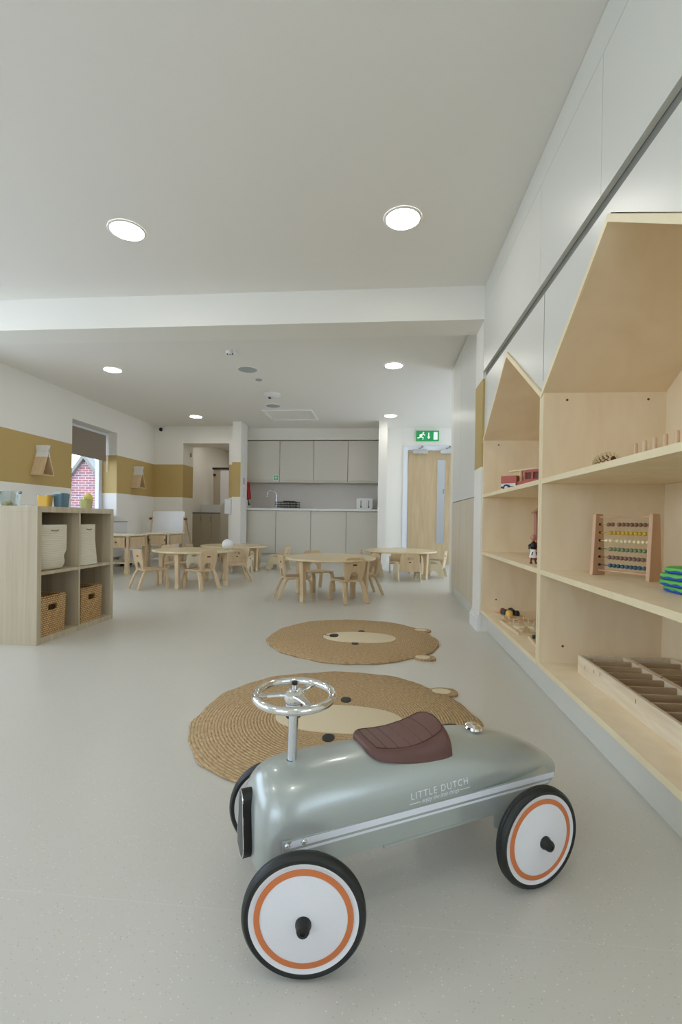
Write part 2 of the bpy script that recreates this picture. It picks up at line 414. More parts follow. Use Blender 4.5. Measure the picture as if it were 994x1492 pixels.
# roller blind
bl = thing('roller_blind', 'grey-brown roller blind half lowered over the window', 'blind', (-4.36, (WY0+WY1)/2, WZ1))
hw_ = (WY1-WY0)/2
BX(-.004, .0, -hw_+.01, hw_-.04, -.435, -.02).build('fabric', 'blind', bl)
MB().cyl((-.01, -hw_+.01, -.03), (-.01, hw_-.02, -.03), .022).build('roller_tube', 'frame', bl, True)
MB().tube([(.01, hw_-.03, -.03), (.012, hw_-.03, -.5), (.014, hw_-.025, -.62), (.012, hw_-.02, -.5), (.01, hw_-.02, -.03)], .003, 6).build('pull_cord', 'white', bl)
BX(-.008, .004, -hw_+.01, hw_-.04, -.447, -.433).build('bottom_bar', 'blind', bl)

# brick house outside
bh = thing('brick_building', 'red brick gable of a neighbouring building seen through the window', 'building', (-9.38, 14, 0))
MB().prism([(-1.6, -1), (1.9, -1), (1.9, .2), (0, 2.66), (-1.6, .6)], 0, .25, 'xz').build('gable_wall', 'brick', bh)
MB().prism([(-1.7, .56), (0, 2.76), (2.0, .17), (2.0, .03), (0, 2.60), (-1.7, .40)], -.12, .3, 'xz').build('roof_verge', 'gap', bh)
BX(-.10, .10, 0, .25, 2.5, 2.86).build('finial', 'gap', bh)
tag(MB().box(-14, -4.7, 3, 15, -.3, -.12).build('garden_paving', 'gap'), 'grey paving outside below the window', 'paving'); bpy.data.objects['garden_paving']['kind'] = 'structure'

# ================================================================== CHANGING ROOM BEHIND THE OPENING
struct('wall_changing_left', BX(-4.2, -3.9, 8.7, 11.6, 0, CZ), 'wall')
struct('wall_changing_back', BX(-3.9, -1.4, 11.4, 11.6, 0, CZ), 'wall')
struct('wall_changing_right', BX(-1.6, -1.4, 9.0, 11.4, 0, CZ), 'wall')
cw = thing('changing_unit', 'taupe three-door changing unit with dark edging seen through the opening', 'cabinet', (-3.59, 9.2, 0))
BX(-.30, .32, .02, .55, .13, .875).build('carcass', 'taupe', cw)
BX(-.31, .33, 0, .56, .875, .895).box(-.315, -.30, 0, .56, .11, .895).box(-.31, .33, .01, .04, .115, .13).build('dark_edging', 'black', cw)
for i in range(3):
    d = BX(-.298+i*.206, -.298+i*.206+.202, 0, .018, .135, .87).build('door', 'taupe', cw)
    BX(-.298+i*.206+.17, -.298+i*.206+.19, -.008, 0, .72, .82).build('handle', 'rail', d)
BX(-.31, .33, .5, .56, .895, 1.07).build('upstand', 'white', cw)
BX(-.28, .3, .05, .5, 0, .11).build('plinth', 'taupe', cw)
cw.location.x += .02
cb_ = thing('toilet_cubicle', 'taupe toilet cubicle with black top rail in the changing room', 'cubicle', (-3.73, 10, 0))
BX(0, .15, 0, .02, .1, 1.85).build('side_panel', 'taupe', cb_)
BX(.16, 1.0, 0, .02, .15, 1.85).build('door', 'white', cb_)
BX(-.02, 1.0, -.02, .03, 1.85, 1.89).build('top_rail', 'black', cb_)
for z in (.9, 1.73): MB().cyl((.03, 0, z), (.03, -.03, z), .028).build('fixing', 'black', cb_, True)
for x in (.03, .8): MB().cyl((x, .01, 0), (x, .01, .12), .015).build('foot', 'rail', cb_)
pw = MB().prism([(0, 0), (.35, 0), (.35, 1.16), (.21, 1.16), (.15, 1.14), (.07, 1.08), (.02, 1.03), (0, .98)], 0, .02, 'xz').build('low_screen', 'taupe')
tag(pw, 'curved-top taupe low screen at the right of the changing room opening', 'screen'); pw.location = (-3.13, 8.78, 0)
tag(BX(-2.84, -2.72, 8.17, 8.25, .86, 1.13).build('hand_towel_dispenser', 'white', None, bevel=.01), 'white wall dispenser on the wall just left of the pillar', 'dispenser')
tag(BX(-3.645, -3.63, 8.55, 8.59, 1.93, 2.0).build('door_latch', 'rail'), 'small metal latch high on the opening reveal', 'latch')

# ================================================================== KITCHEN
kx = [-2.555, -1.93, -1.295, -.66, -.105]
ux = [-2.555, -1.917, -1.286, -.66, -.105]
ords = ['leftmost', 'second from left', 'third from left', 'rightmost']
extra_u = ['with the green first aid sticker', 'above the dish rack', 'above the bare worktop', 'above the toaster']
extra_l = ['under the tap', 'under the dish rack', 'under the bare worktop', 'under the toaster']
for i in range(4):
    a, b_ = ux[i], ux[i+1]
    u_ = thing('wall_cabinet', 'greige handleless wall cabinet, %s, %s' % (ords[i], extra_u[i]), 'cabinet', ((a+b_)/2, 8.5, 1.46), 0, 'greige kitchen wall cabinets')
    h = (b_-a)/2
    BX(-h+.001, h-.001, .02, .38, 0, .765).build('carcass', 'kitchen', u_)
    BX(-h+.004, h-.004, -.002, .018, .035, .76).build('door', 'kitchen', u_, bevel=.0015)
    BX(-h+.004, h-.004, .004, .02, .0, .028).build('light_rail', 'kitchen', u_)
    a, b_ = kx[i], kx[i+1]; h = (b_-a)/2
    l_ = thing('base_cabinet', 'greige handleless base cabinet, %s, %s' % (ords[i], extra_l[i]), 'cabinet', ((a+b_)/2, 8.3, 0), 0, 'greige kitchen base cabinets')
    BX(-h+.001, h-.001, .02, .58, .15, .935).build('carcass', 'kitchen', l_)
    BX(-h+.004, h-.004, -.002, .018, .165, .925).build('door', 'kitchen', l_, bevel=.0015)
    BX(-h, h, .05, .07, 0, .15).build('kickboard', 'rad', l_)
tag(BX(-2.56, -.10, 8.27, 8.9, .938, .978).build('worktop', 'worktop', bevel=.003), 'long white kitchen worktop in the recess', 'worktop')
fa = thing('first_aid_sticker', 'small green first aid sticker on the leftmost wall cabinet', 'sticker', (-1.985, 8.4965, 1.545))
BX(-.055, .055, -.001, .001, -.055, .055).build('backing', 'white', fa)
BX(-.04, .04, -.002, -.001, -.04, .04).build('green_panel', 'green', fa)
BX(-.03, .03, -.003, -.002, -.01, .01).box(-.01, .01, -.003, -.002, -.03, .03).build('cross', 'white', fa)
tp = thing('kitchen_tap', 'chrome swan-neck tap on the kitchen worktop', 'tap', (-2.0, 8.62, .978))
MB().tube([(0, 0, 0), (0, 0, .26)]+[(-.085+.085*math.cos(PI*i/10), 0, .26+.085*math.sin(PI*i/10)) for i in range(1, 10)]+[(-.17, 0, .26), (-.17, 0, .22)], .014, 10).build('spout', 'brushed', tp, True)
MB().cyl((0, 0, 0), (0, 0, .05), .025).build('base', 'brushed', tp, True)
MB().cyl((0, 0, .04), (.06, -.02, .07), .008).build('lever', 'brushed', tp, True)
dr = thing('dish_rack', 'dark wire dish rack beside the tap', 'rack', (-1.78, 8.6, .978))
rk = MB()
for z in (.03, .075, .12):
    rk.tube([(-.21, -.13, z), (.21, -.13, z), (.21, .13, z), (-.21, .13, z), (-.21, -.13, z)], .005, 6)
for i in range(15):
    x = -.2+i*.0286; rk.cyl((x, -.13, .0), (x, -.13, .12), .0035, n=6); rk.cyl((x, .13, 0), (x, .13, .12), .0035, n=6)
rk.build('wire_frame', 'black', dr)
BX(-.06, .14, -.1, .1, .125, .14).build('draining_mat', 'teal', dr)
BX(-.08, .03, -.08, .06, .14, .15).build('wooden_board', 'birch', dr)
ts = thing('toaster', 'white four-slot toaster at the right end of the worktop', 'toaster', (-.345, 8.6, .978))
MB().prism(rrect(-.145, .145, 0, .205, .03), -.13, .13, 'xz').build('body', 'white', ts, True)
for x in (-.065, .075):
    BX(x-.01, x+.01, -.138, -.13, .06, .16).build('lever_slot', 'rail', ts)
    MB().ball((x, -.14, .045), .014, 10).build('knob', 'black', ts, True)
for x in (-.07, .07): BX(x-.05, x+.05, -.09, .09, .2045, .2065).build('bread_slot', 'black', ts)
fb = thing('fire_blanket_pouch', 'red fire blanket pouch hanging at the left end of the splashback', 'fire blanket', (-2.555, 8.45, 1.12))
MB().prism([(0, 0), (.10, .03), (.075, .3), (.05, .34), (0, .34)], -.09, .09, 'xz').build('pouch', 'redcloth', fb, bevel=.01)
MB().tube([(.08, -.05, .02), (.09, -.05, -.05), (.10, -.05, -.09)], [.006, .012, .018], 8).build('pull_tab', 'black', fb)
nt_ = thing('instruction_notice', 'faint pink and blue notice on the left wall of the kitchen recess', 'notice', (-2.454, 8.06, 1.33))
BX(0, .002, -.08, .08, -.22, .2).build('sheet', 'white', nt_)
BX(.002, .003, -.06, .06, .05, .17).build('pink_panel', 'palepink', nt_)
BX(.002, .003, -.06, .06, -.18, 0).build('text_panel', 'splash', nt_)

# ================================================================== DOOR
dw = struct('door_1', MB().prism(rect(.425, 1.315, .02, 2.035), 8.515, 8.56, 'xz', [rect(.945, 1.085, .39, 1.895)]), 'doorwood', 'oak veneer door with a tall narrow glass panel')
struct('pane', BX(.945, 1.085, 8.53, 8.536, .39, 1.895), 'glass', parent=dw)
struct('pane_bead', MB().prism(rect(.935, 1.095, .38, 1.905), 8.508, 8.515, 'xz', [rect(.947, 1.083, .392, 1.893)]), 'doorwood', parent=dw)
struct('push_plate', BX(1.15, 1.18, 8.505, 8.515, 1.28, 1.78), 'doorwood', parent=dw)
struct('door_handle', BX(1.05, 1.065, 8.49, 8.508, 1.27, 1.36), 'rail', parent=dw)
struct('trim_2', MB().prism([(.335, 0), (.415, 0), (.415, 2.05), (1.325, 2.05), (1.325, 0), (1.405, 0), (1.405, 2.13), (.335, 2.13)], 8.478, 8.51, 'xz'), 'frame', 'white door frame', bevel=.003)
for x, lb in ((.635, 'left'), (1.115, 'right')):
    dc = thing('door_closer', 'silver overhead door closer, the %s of the two above the oak door' % lb, 'door closer', (x, 8.478, 1.99), 0, 'door closers')
    BX(-.13, .13, -.05, 0, -.01, .075).build('closer_body', 'brushed', dc, bevel=.006)
    MB().strip([(-.03, -.03, .08), (.05, -.06, .11), (.02, -.02, .13)], (0, 0, 1), .02, .008).build('closer_arm', 'rail', dc)
ex = thing('exit_sign', 'green illuminated running-man exit sign above the door', 'sign', (.76, 8.48, 2.21))
BX(-.20, .20, -.01, .02, 0, .185).build('sign_panel', 'green', ex, bevel=.004)
g = MB()
Mt = Matrix.Identity(4)
g.ball((-.075, -.012, .148), .016, 10, 1, .3, 1)
for pts in ([(-.145, .105), (-.095, .125), (-.075, .125), (-.045, .10)], [(-.085, .125), (-.115, .075)], [(-.115, .075), (-.075, .06), (-.085, .025)], [(-.115, .075), (-.15, .06), (-.18, .055)], [(-.10, .12), (-.14, .08)]):
    g.strip([(x, -.013, z) for x, z in pts], (0, 1, 0), .004, .016)
g.build('running_figure', 'signwhite', ex)
MB().prism([(.01, .15), (.03, .15), (.03, .075), (.05, .075), (.02, .035), (-.01, .075), (.01, .075)], -.0135, -.0105, 'xz').build('arrow', 'signwhite', ex)
BX(.105, .175, -.0135, -.0105, .025, .16).build('doorway_symbol', 'signwhite', ex)
MB().prism([(-.21, -.005), (.21, -.005), (.21, .19), (-.21, .19)], .021, .03, 'xz').build('backplate', 'white', ex)
struct('wall_corridor', MB().prism(rect(0, 2.8, 0, CZ), 10.3, 10.4, 'xz', [rect(1.65, 2.65, .2, 2.2)]).box(2.7, 2.8, 8.7, 10.3, 0, CZ).box(-.1, 0, 9.0, 10.3, 0, CZ), 'corr')  # window opening is out of sight, added to light the corridor wall

# ================================================================== TALL CUPBOARDS (right, far)
tc_ = thing('tall_cupboard', 'full-height cupboard with white upper doors and pale ash lower doors', 'cupboard', (.735, 3.685, 0))
BX(.012, .56, 0, 1.40, .10, 2.445).build('carcass', 'cladding', tc_)
for a, b_ in ((.002, .905), (.911, 1.395)):
    BX(-.008, .012, a, b_, .985, 2.44).build('upper_door', 'cladding', tc_, bevel=.0015)
    BX(-.008, .012, a, b_, .105, .975).build('lower_door', 'cupwood', tc_, bevel=.0015)
BX(.02, .5, 0, 1.4, 0, .10).build('plinth', 'cladding', tc_)

# ================================================================== HOUSE SHELVING
FX, BXK = .70, 1.215
hs_ = thing('house_shelving', 'built-in birch plywood shelving shaped like houses with white front cladding', 'shelving', (0, 0, 0))
bays = [(2.18, 3.415), (.95, 2.18)]
EZ, AZ = 1.367, 1.765
T = .022
# cladding front with house cutouts
out = [(3.415, 1.808), (.95, 1.808)]
for y0, y1 in reversed(bays):
    out += [(y0, EZ+.002), ((y0+y1)/2, AZ+.004), (y1, EZ+.002)]
MB().prism(out, FX+.004, FX+.022, 'yz').build('front_cladding', 'cladding', hs_)
for y in (2.18,): BX(FX+.003, FX+.0045, y-.0015, y+.0015, EZ+.05, 1.808).build('cladding_seam', 'gap', hs_)
BX(BXK, BXK+.01, .95, 3.415, .13, 1.80).build('back_panel', 'ply', hs_)
TU = .023
for y, nm in ((3.415-TU, 1), (2.181, 0), (2.179-TU, 0), (.95, 1)):
    T_ = TU
    p = BX(FX, BXK, y, y+TU, .14, EZ).build('upright', 'ply', hs_)
    BX(FX-.0015, FX, y+.0008, y+TU-.0008, .14, EZ).build('edge_strip', 'plylight', p)
    for z in (1.325, .235):
        for x in (.80, 1.14):
            if z < 1 and x > 1: continue
            MB().cyl((x, y-.0008, z), (x, y+.0005, z), .0055, n=12).build('screw_hole', 'screw', p)
for y0, y1 in bays:
    a, b_ = y0+.0225, y1-.0225
    ym = (y0+y1)/2
    for zt, nm in ((.160, 'base_board'), (.573, 'shelf_board'), (.977, 'shelf_board')):
        th = .022
        s_ = BX(FX+.001, BXK, a, b_, zt-th, zt).build(nm, 'ply', hs_)
        BX(FX-.0015, FX+.001, a, b_, zt-th, zt).build('edge_strip', 'plylight', s_)
    # two roof boards
    for sgn in (-1, 1):
        ye = y0 if sgn < 0 else y1
        d = Vector((ym-ye, AZ-EZ)).normalized(); nrm = Vector((-d.y, d.x))
        if nrm.y > 0: nrm = -nrm
        q0 = Vector((ye, EZ)); q1 = Vector((ym, AZ))
        top = 0 if sgn < 0 else 0
        poly = [q0, q1, q1+Vector((0, -T/abs(d.x))), q0+Vector((0, -T/abs(d.x)))]
        poly = [(v.x, v.y) for v in poly]
        r_ = MB().prism(poly, FX+.001, BXK, 'yz').build('roof_board', 'plyslope', hs_)
        MB().prism(poly, FX-.006, FX+.001, 'yz').build('edge_strip', 'plylight', r_)
BX(.752, .77, .95, 3.42, 0, .138).build('plinth', 'cladding', hs_)
struct('trim_3', BX(.712, .74, .95, 3.42, 1.80, 1.86), 'gap', 'grey shadow gap above the shelving')
cabs = [(.95, 1.607), (1.607, 2.207), (2.207, 3.415)]
cl = ['over the near slope of the larger house bay', 'over the post between the two house bays', 'wide one over the smaller far house bay']
for (a, b_), lb in zip(cabs, cl):
    c_ = thing('overhead_cabinet', 'flush white overhead cabinet above the shelving, %s' % lb, 'cabinet', (.69, a, 1.848), 0, 'white overhead cabinets')
    w_ = b_-a
    BX(.022, .6, .001, w_-.001, .012, .60).build('carcass', 'cladding', c_)
    BX(0, .02, .0012, w_-.0012, 0, .462).build('door', 'cladding', c_)
    BX(0, .02, 0, w_, .464, .60).build('filler', 'cladding', c_)

# ================================================================== CEILING FITTINGS
lights = [(.081, 2.62, 'near the shelving, in front of the beam'), (-1.513, 2.62, 'left of centre, in front of the beam'), (.085, 5.08, 'beyond the beam on the right'),
          (-3.09, 5.08, 'beyond the beam on the left'), (-3.10, 7.48, 'far one near the changing room opening'), (.085, 7.50, 'far one above the right pillar'),
          (.081, .2, 'above the space in front of the ride-on car'), (-1.513, .2, 'behind the viewpoint on the left'), (-3.1, .2, 'by the near left wall'),
          (-3.1, 2.62, 'near the left wall in front of the beam'), (-1.5, -2.2, 'at the rear of the room'),
          (1.3, 9.5, 'unseen one added to brighten the corridor behind the oak door'), (-3.3, 9.5, 'one added just inside the opening to brighten the changing room'), (-2.3, 9.5, 'one added on the right to brighten the changing room'), (-3.0, 10.6, 'one added at the back to brighten the changing room')]  # corridor and changing room lamps are added to brighten those spaces
L0 = None
for x, y, lb in lights:
    lb = 'round recessed ceiling light, ' + lb
    if L0 is None:
        L0 = thing('ceiling_light', lb, 'ceiling light', (x, y, CZ), 0, 'round ceiling lights')
        MB().lathe([(.092, -.004), (.092, -.0055), (.0001, -.0055)], n=48, cap=False).build('diffuser', 'lamp', L0)
        MB().lathe([(.105, -.0005), (.105, -.004), (.100, -.007), (.0925, -.007), (.092, -.003)], n=48, cap=False).build('rim', 'lampring', L0, True)
    else: dup(L0, (x, y, CZ), 0, lb)
sn = thing('motion_sensor', 'small white ceiling sensor with dark lenses near the beam', 'sensor', (-1.541, 4.58, CZ))
MB().lathe([(.055, 0), (.055, -.02), (.045, -.04), (.02, -.052), (.0001, -.053)], n=24).build('housing', 'white', sn, True)
for dx in (-.025, 0, .025): MB().ball((dx, -.035, -.038), .009, 8).build('lens', 'black', sn, True)
for x, y, lb in ((-1.536, 5.135, 'nearest'), (-1.644, 6.793, 'farthest')):
    sp = thing('ceiling_speaker', 'flat grey round ceiling speaker, the %s of the two' % lb, 'speaker', (x, y, CZ), 0, 'ceiling speakers')
    MB().lathe([(.105, 0), (.105, -.006), (.0001, -.007)], n=32).build('grille', 'greysp', sp)
    MB().lathe([(.114, 0), (.112, -.005), (.105, -.0075), (.104, 0)], n=32, cap=False).build('rim', 'lampring', sp, True)
tag(MB().lathe([(.04, 0), (.038, -.01), (.0001, -.012)], (-1.515, 5.519, CZ), n=20).build('ceiling_sensor_disc', 'greysp', None, True), 'small grey disc on the ceiling between speaker and smoke detector', 'sensor')
sd = thing('smoke_detector', 'white round smoke detector with dark bracket on the ceiling', 'smoke detector', (-1.502, 6.16, CZ))
MB().lathe([(.11, 0), (.11, -.02), (.08, -.04), (.03, -.05), (.0001, -.05)], n=28).build('housing', 'white', sd, True)
BX(-.05, -.02, -.02, .02, -.06, -.02).build('bracket', 'black', sd)
ah = thing('access_hatch', 'white rectangular access hatch in the far ceiling', 'hatch', (-1.5, 7.39, CZ))
MB().prism(rect(-.39, .39, -.34, .34), -.022, 0, 'xy', [rect(-.36, .36, -.31, .31)]).build('hatch_frame', 'white', ah)
BX(-.355, .355, -.305, .305, -.004, 0).build('hatch_panel', 'beam', ah)
cm = thing('security_camera', 'small dome security camera in the far left corner', 'camera', (-4.05, 8.25, 2.38))
MB().ball((0, -.05, 0), .036, 14).build('lens_dome', 'black', cm, True)
MB().cyl((0, 0, .015), (0, -.05, .03), .055).build('mount', 'white', cm, True)

# ================================================================== LEFT WALL
for yc, lb in ((5.34, 'nearer one, left of the window'), (7.57, 'farther one, right of the window')):
    ws = thing('wall_house_shelf', 'A-frame wooden wall shelf with white crossed top, %s' % lb, 'shelf', (-4.2, yc, 1.28), 0, 'A-frame wall shelves')
    t = .014; D_ = .15
    m1, m2 = MB(), MB()
    for s_ in (-1, 1):
        q = lambda z: -s_*.094+s_*z*(.094/.285)
        for (z0, z1, mb) in ((0, .212, m1), (.212, .355, m2)):
            mb.prism([(q(z0)-t/2, z0), (q(z0)+t/2, z0), (q(z1)+t/2, z1), (q(z1)-t/2, z1)], 0, D_, 'yz')
    m1.box(0, D_, -.10, .10, -.012, 0); m1.box(0, .004, -.06, .06, 0, .1)
    m1.build('wooden_frame', 'birch', ws); m2.build('white_top', 'white', ws)
rd = thing('radiator', 'white panel radiator under the window', 'radiator', (-4.2, 6.4, 0))
BX(.03, .10, -.75, .80, .16, .70).build('panel', 'rad', rd, bevel=.008)
BX(.03, .10, -.75, .80, .70, .712).build('top_grille', 'rail', rd)
MB().cyl((.065, .84, 0), (.065, .84, .2), .01).build('valve_pipe', 'rail', rd)

# ================================================================== CUBE SHELF (left)
cx0, cx1, cy0, cy1, ch = -2.46, -2.062, 2.63, 3.425, .838
cs = thing('cube_shelf', 'grey oak cube shelving unit with four compartments at the left', 'shelf', (0, 0, 0))
BX(cx0, cx1, cy0, cy1, ch-.036, ch).build('top_panel', 'oakgrey', cs, bevel=.001)
BX(cx0, cx1, cy0, cy1, 0, .036).build('bottom_panel', 'oakgrey', cs, bevel=.001)
for y in (cy0, cy1-.036): BX(cx0, cx1, y, y+.036, .036, ch-.036).build('side_panel', 'oakgrey', cs)
ym = (cy0+cy1)/2
BX(cx0, cx1-.002, ym-.008, ym+.008, .036, ch-.036).build('divider', 'oakgrey', cs)
for a, b_ in ((cy0+.036, ym-.008), (ym+.008, cy1-.036)): BX(cx0, cx1-.002, a, b_, .418, .436).build('shelf', 'oakgrey', cs)
BX(cx0-.006, cx0, cy0, cy1, 0, ch).build('back_panel', 'oakgrey', cs)

def superell(cx, cy, z, a, b_, p=4, n=40):
    r = []
    for i in range(n):
        t = 2*PI*i/n; c, s_ = math.cos(t), math.sin(t)
        k = (abs(c)**p+abs(s_)**p)**(-1/p)
        r.append((cx+a*c*k, cy+b_*s_*k, z))
    return r
def rope_basket(loc, a, b_, h, squash, label):
    o = thing('rope_basket', label, 'basket', loc, 0, 'cream rope baskets')
    rg = [superell(0, 0, .002, a*.5, b_*.5, 2.6)]
    N = int(h/.011)
    for i in range(N*4+1):
        z = h*i/(N*4); f = z/h
        k = min(1, .80+.22*math.sqrt(min(1, f*3))) if not squash else 1.04-.10*min(1, f*1.6)
        bulge = .0018*abs(math.sin(PI*i/4))
        dent = (.025*math.exp(-((f-.28)/.10)**2)) if not squash else 0
        rg.append([(x, y-(dent if y > 0 else 0), zz) for x, y, zz in superell(0, 0, z+.003, a*k+bulge, b_*k+bulge, 3)])
    rg.append(superell(0, 0, h, a*.93, b_*.93, 3)); rg.append(superell(0, 0, .02, a*.8, b_*.8, 3))
    MB().rings(rg).build('woven_body', 'rope', o, True)
    MB().strip([(a*1.0+.004, -b_*.45, h-.03), (a+.010, -b_*.2, h-.036), (a+.004, 0.0, h-.03)], (0, 0, 1), .004, .004).build('handle_slit', 'teal', o)
rope_basket((-2.225, 2.835, .436), .145, .155, .285, False, 'cream coiled rope basket, the nearer one in the upper cubes')
rope_basket((-2.215, 3.175, .436), .135, .128, .285, True, 'slim cream rope basket, the farther one in the upper cubes')
def wicker(loc, label):
    o = thing('wicker_basket', label, 'basket', loc, 0, 'wicker baskets')
    a, b_, h = .145, .122, .235
    mb = MB()
    def side(mat, w0, w1, hole):
        mb.prism([(-w0, 0), (w0, 0), (w1, h), (-w1, h)], -.006, .006, 'xz', [rrect(-.04, .04, h-.085, h-.045, .008)] if hole else [], mat)
    side(Matrix.Translation((a, 0, 0)) @ Matrix.Rotation(PI/2, 4, 'Z') @ Matrix.Rotation(.03, 4, 'X'), b_*.94, b_, True)
    side(Matrix.Translation((-a, 0, 0)) @ Matrix.Rotation(-PI/2, 4, 'Z') @ Matrix.Rotation(.03, 4, 'X'), b_*.94, b_, True)
    side(Matrix.Translation((0, b_, 0)) @ Matrix.Rotation(.0, 4, 'X'), a*.97, a, False)
    side(Matrix.Translation((0, -b_, 0)), a*.97, a, False)
    mb.box(-a, a, -b_, b_, 0, .01)
    mb.build('woven_body', 'wicker', o)
    MB().tube([(a, -b_, h), (a, b_, h), (-a, b_, h), (-a, -b_, h), (a, -b_, h), (a, b_, h)], .007, 8).build('rim', 'wicker', o, True)
    MB().tube([(a+.002, -.044, h-.09), (a+.006, .044, h-.09), (a+.006, .044, h-.04), (a+.006, -.044, h-.04), (a+.006, -.044, h-.09)], .005, 6).build('handle_rim', 'wicker', o, True)
wicker((-2.235, 2.79, .036), 'woven wicker basket in the nearer lower cube')
wicker((-2.235, 3.19, .036), 'woven wicker basket in the farther lower cube')

# things on top of the cube shelf
bk = thing('clear_bucket', 'clear plastic bucket with grey handles and green bits inside', 'bucket', (-2.385, 2.80, ch), 0)
MB().lathe([(.048, 0), (.062, .092), (.066, .094), (.066, .098), (.060, .098), (.046, .003)], n=32, cap=False).build('body', 'clear', bk, True)
for sx in (-1, 1): MB().ball((sx*.07, 0, .088), .011, 10).build('handle_lug', 'rail', bk, True)
for i in range(6): pass
gb = MB()
for i in range(9): gb.ball((random.uniform(-.028, .028), random.uniform(-.028, .028), .012+random.uniform(0, .014)), .012, 8)
tag(gb.build('green_craft_pieces', 'lime', None, True), 'loose green craft pieces in the clear bucket', 'craft pieces', None, 'stuff').location = (-2.385, 2.80, ch)
def tub(loc, rz, col, w_, d_, h_, label, rim='clear'):
    o = thing('plastic_tub', label, 'tub', loc, rz, 'plastic tubs on the cube shelf')
    MB().rings([superell(0, 0, 0, w_*.42, d_*.42, 6), superell(0, 0, h_, w_*.5, d_*.5, 6), superell(0, 0, h_, w_*.47, d_*.47, 6), superell(0, 0, .004, w_*.39, d_*.39, 6)]).build('body', col, o, True)
    MB().rings([superell(0, 0, h_-.006, w_*.5, d_*.5, 6), superell(0, 0, h_-.006, w_*.54, d_*.54, 6), superell(0, 0, h_+.002, w_*.54, d_*.54, 6), superell(0, 0, h_+.002, w_*.48, d_*.48, 6)], cap=False).build('rim', rim, o, True)
    return o
tub((-2.225, 2.905, ch), .2, 'yellow', .076, .076, .078, 'yellow plastic tub on the cube shelf, beside the blue one')
tub((-2.15, 2.96, ch), -.15, 'blue', .078, .078, .095, 'slate blue plastic tub on the cube shelf, beside the yellow one')
t_ = tub((-2.185, 3.275, ch), 0, 'lime', .072, .072, .072, 'lime plastic tub on the far end of the cube shelf')
lm = MB().rings([superell(0, 0, z, r*1, r*.6, 2.4) for r, z in ((.006, 0), (.03, .018), (.034, .045), (.022, .062), (.004, .068))])
lm = lm.build('toy_lemon_wedge', 'lemon', None, True); lm.location = (-2.20, 3.26, ch+.062); lm.rotation_euler = (0, 1.15, .5)
tag(lm, 'yellow toy sticking out of the lime tub', 'toy')
tag(BX(-.04, .04, -.03, .03, 0, .012).build('blue_tray', 'clear', None, bevel=.004), 'shallow pale blue tray left of the yellow tub', 'tray').location = (-2.30, 2.86, ch)

# ================================================================== TABLES AND CHAIRS
def round_table(loc, r, h, angs, label):
    o = thing('round_table', label, 'table', loc, 0, 'round birch tables')
    t = .022
    tt = MB().lathe([(r-.006, h-t), (r, h-t+.005), (r, h-.006), (r-.005, h)], n=64).build('tabletop', 'birchpale', o, True)
    for a in angs:
        a = math.radians(a); m_ = Matrix.Rotation(a, 4, 'Z')
        rr = r-.06
        mb = MB(); hh = h-t
        # tapered leg with curved bracket inward, in radial/vertical plane
        pf = [(rr-.016, 0), (rr+.016, 0), (rr+.030, hh), (rr-.11, hh), (rr-.11, hh-.015)]
        for k in range(1, 8):
            b_ = PI/2*k/8; pf.append((rr-.11+.085*math.sin(b_), hh-.10+.085*math.cos(b_)))
        pf.append((rr-.024, hh-.12))
        mb.prism(pf, -.022, .022, 'xz', mat=m_)
        lg = mb.build('leg', 'birch', o, bevel=.004)
        MB().box(rr-.02, rr+.02, -.0235, .0235, 0, .055, m_).build('foot_sleeve', 'birchpale', lg, bevel=.004)
    return o
TA = (-2.22, 5.33, 0); TB = (-2.29, 7.05, 0); TC = (-.535, 4.71, 0); TD = (.25, 6.66, 0)
round_table(TC, .465, .41, (238, 336, 58, 150), 'round birch table in the middle, ringed by four bentwood chairs')
round_table(TA, .455, .41, (268, 358, 88, 178), 'round birch table on the left, ringed by bentwood chairs')
round_table(TD, .50, .37, (205, 318, 45, 135), 'low round birch table on the right in front of the door')
round_table(TB, .50, .37, (335, 225, 45, 135), 'low round birch table at the back left, near the kitchen')

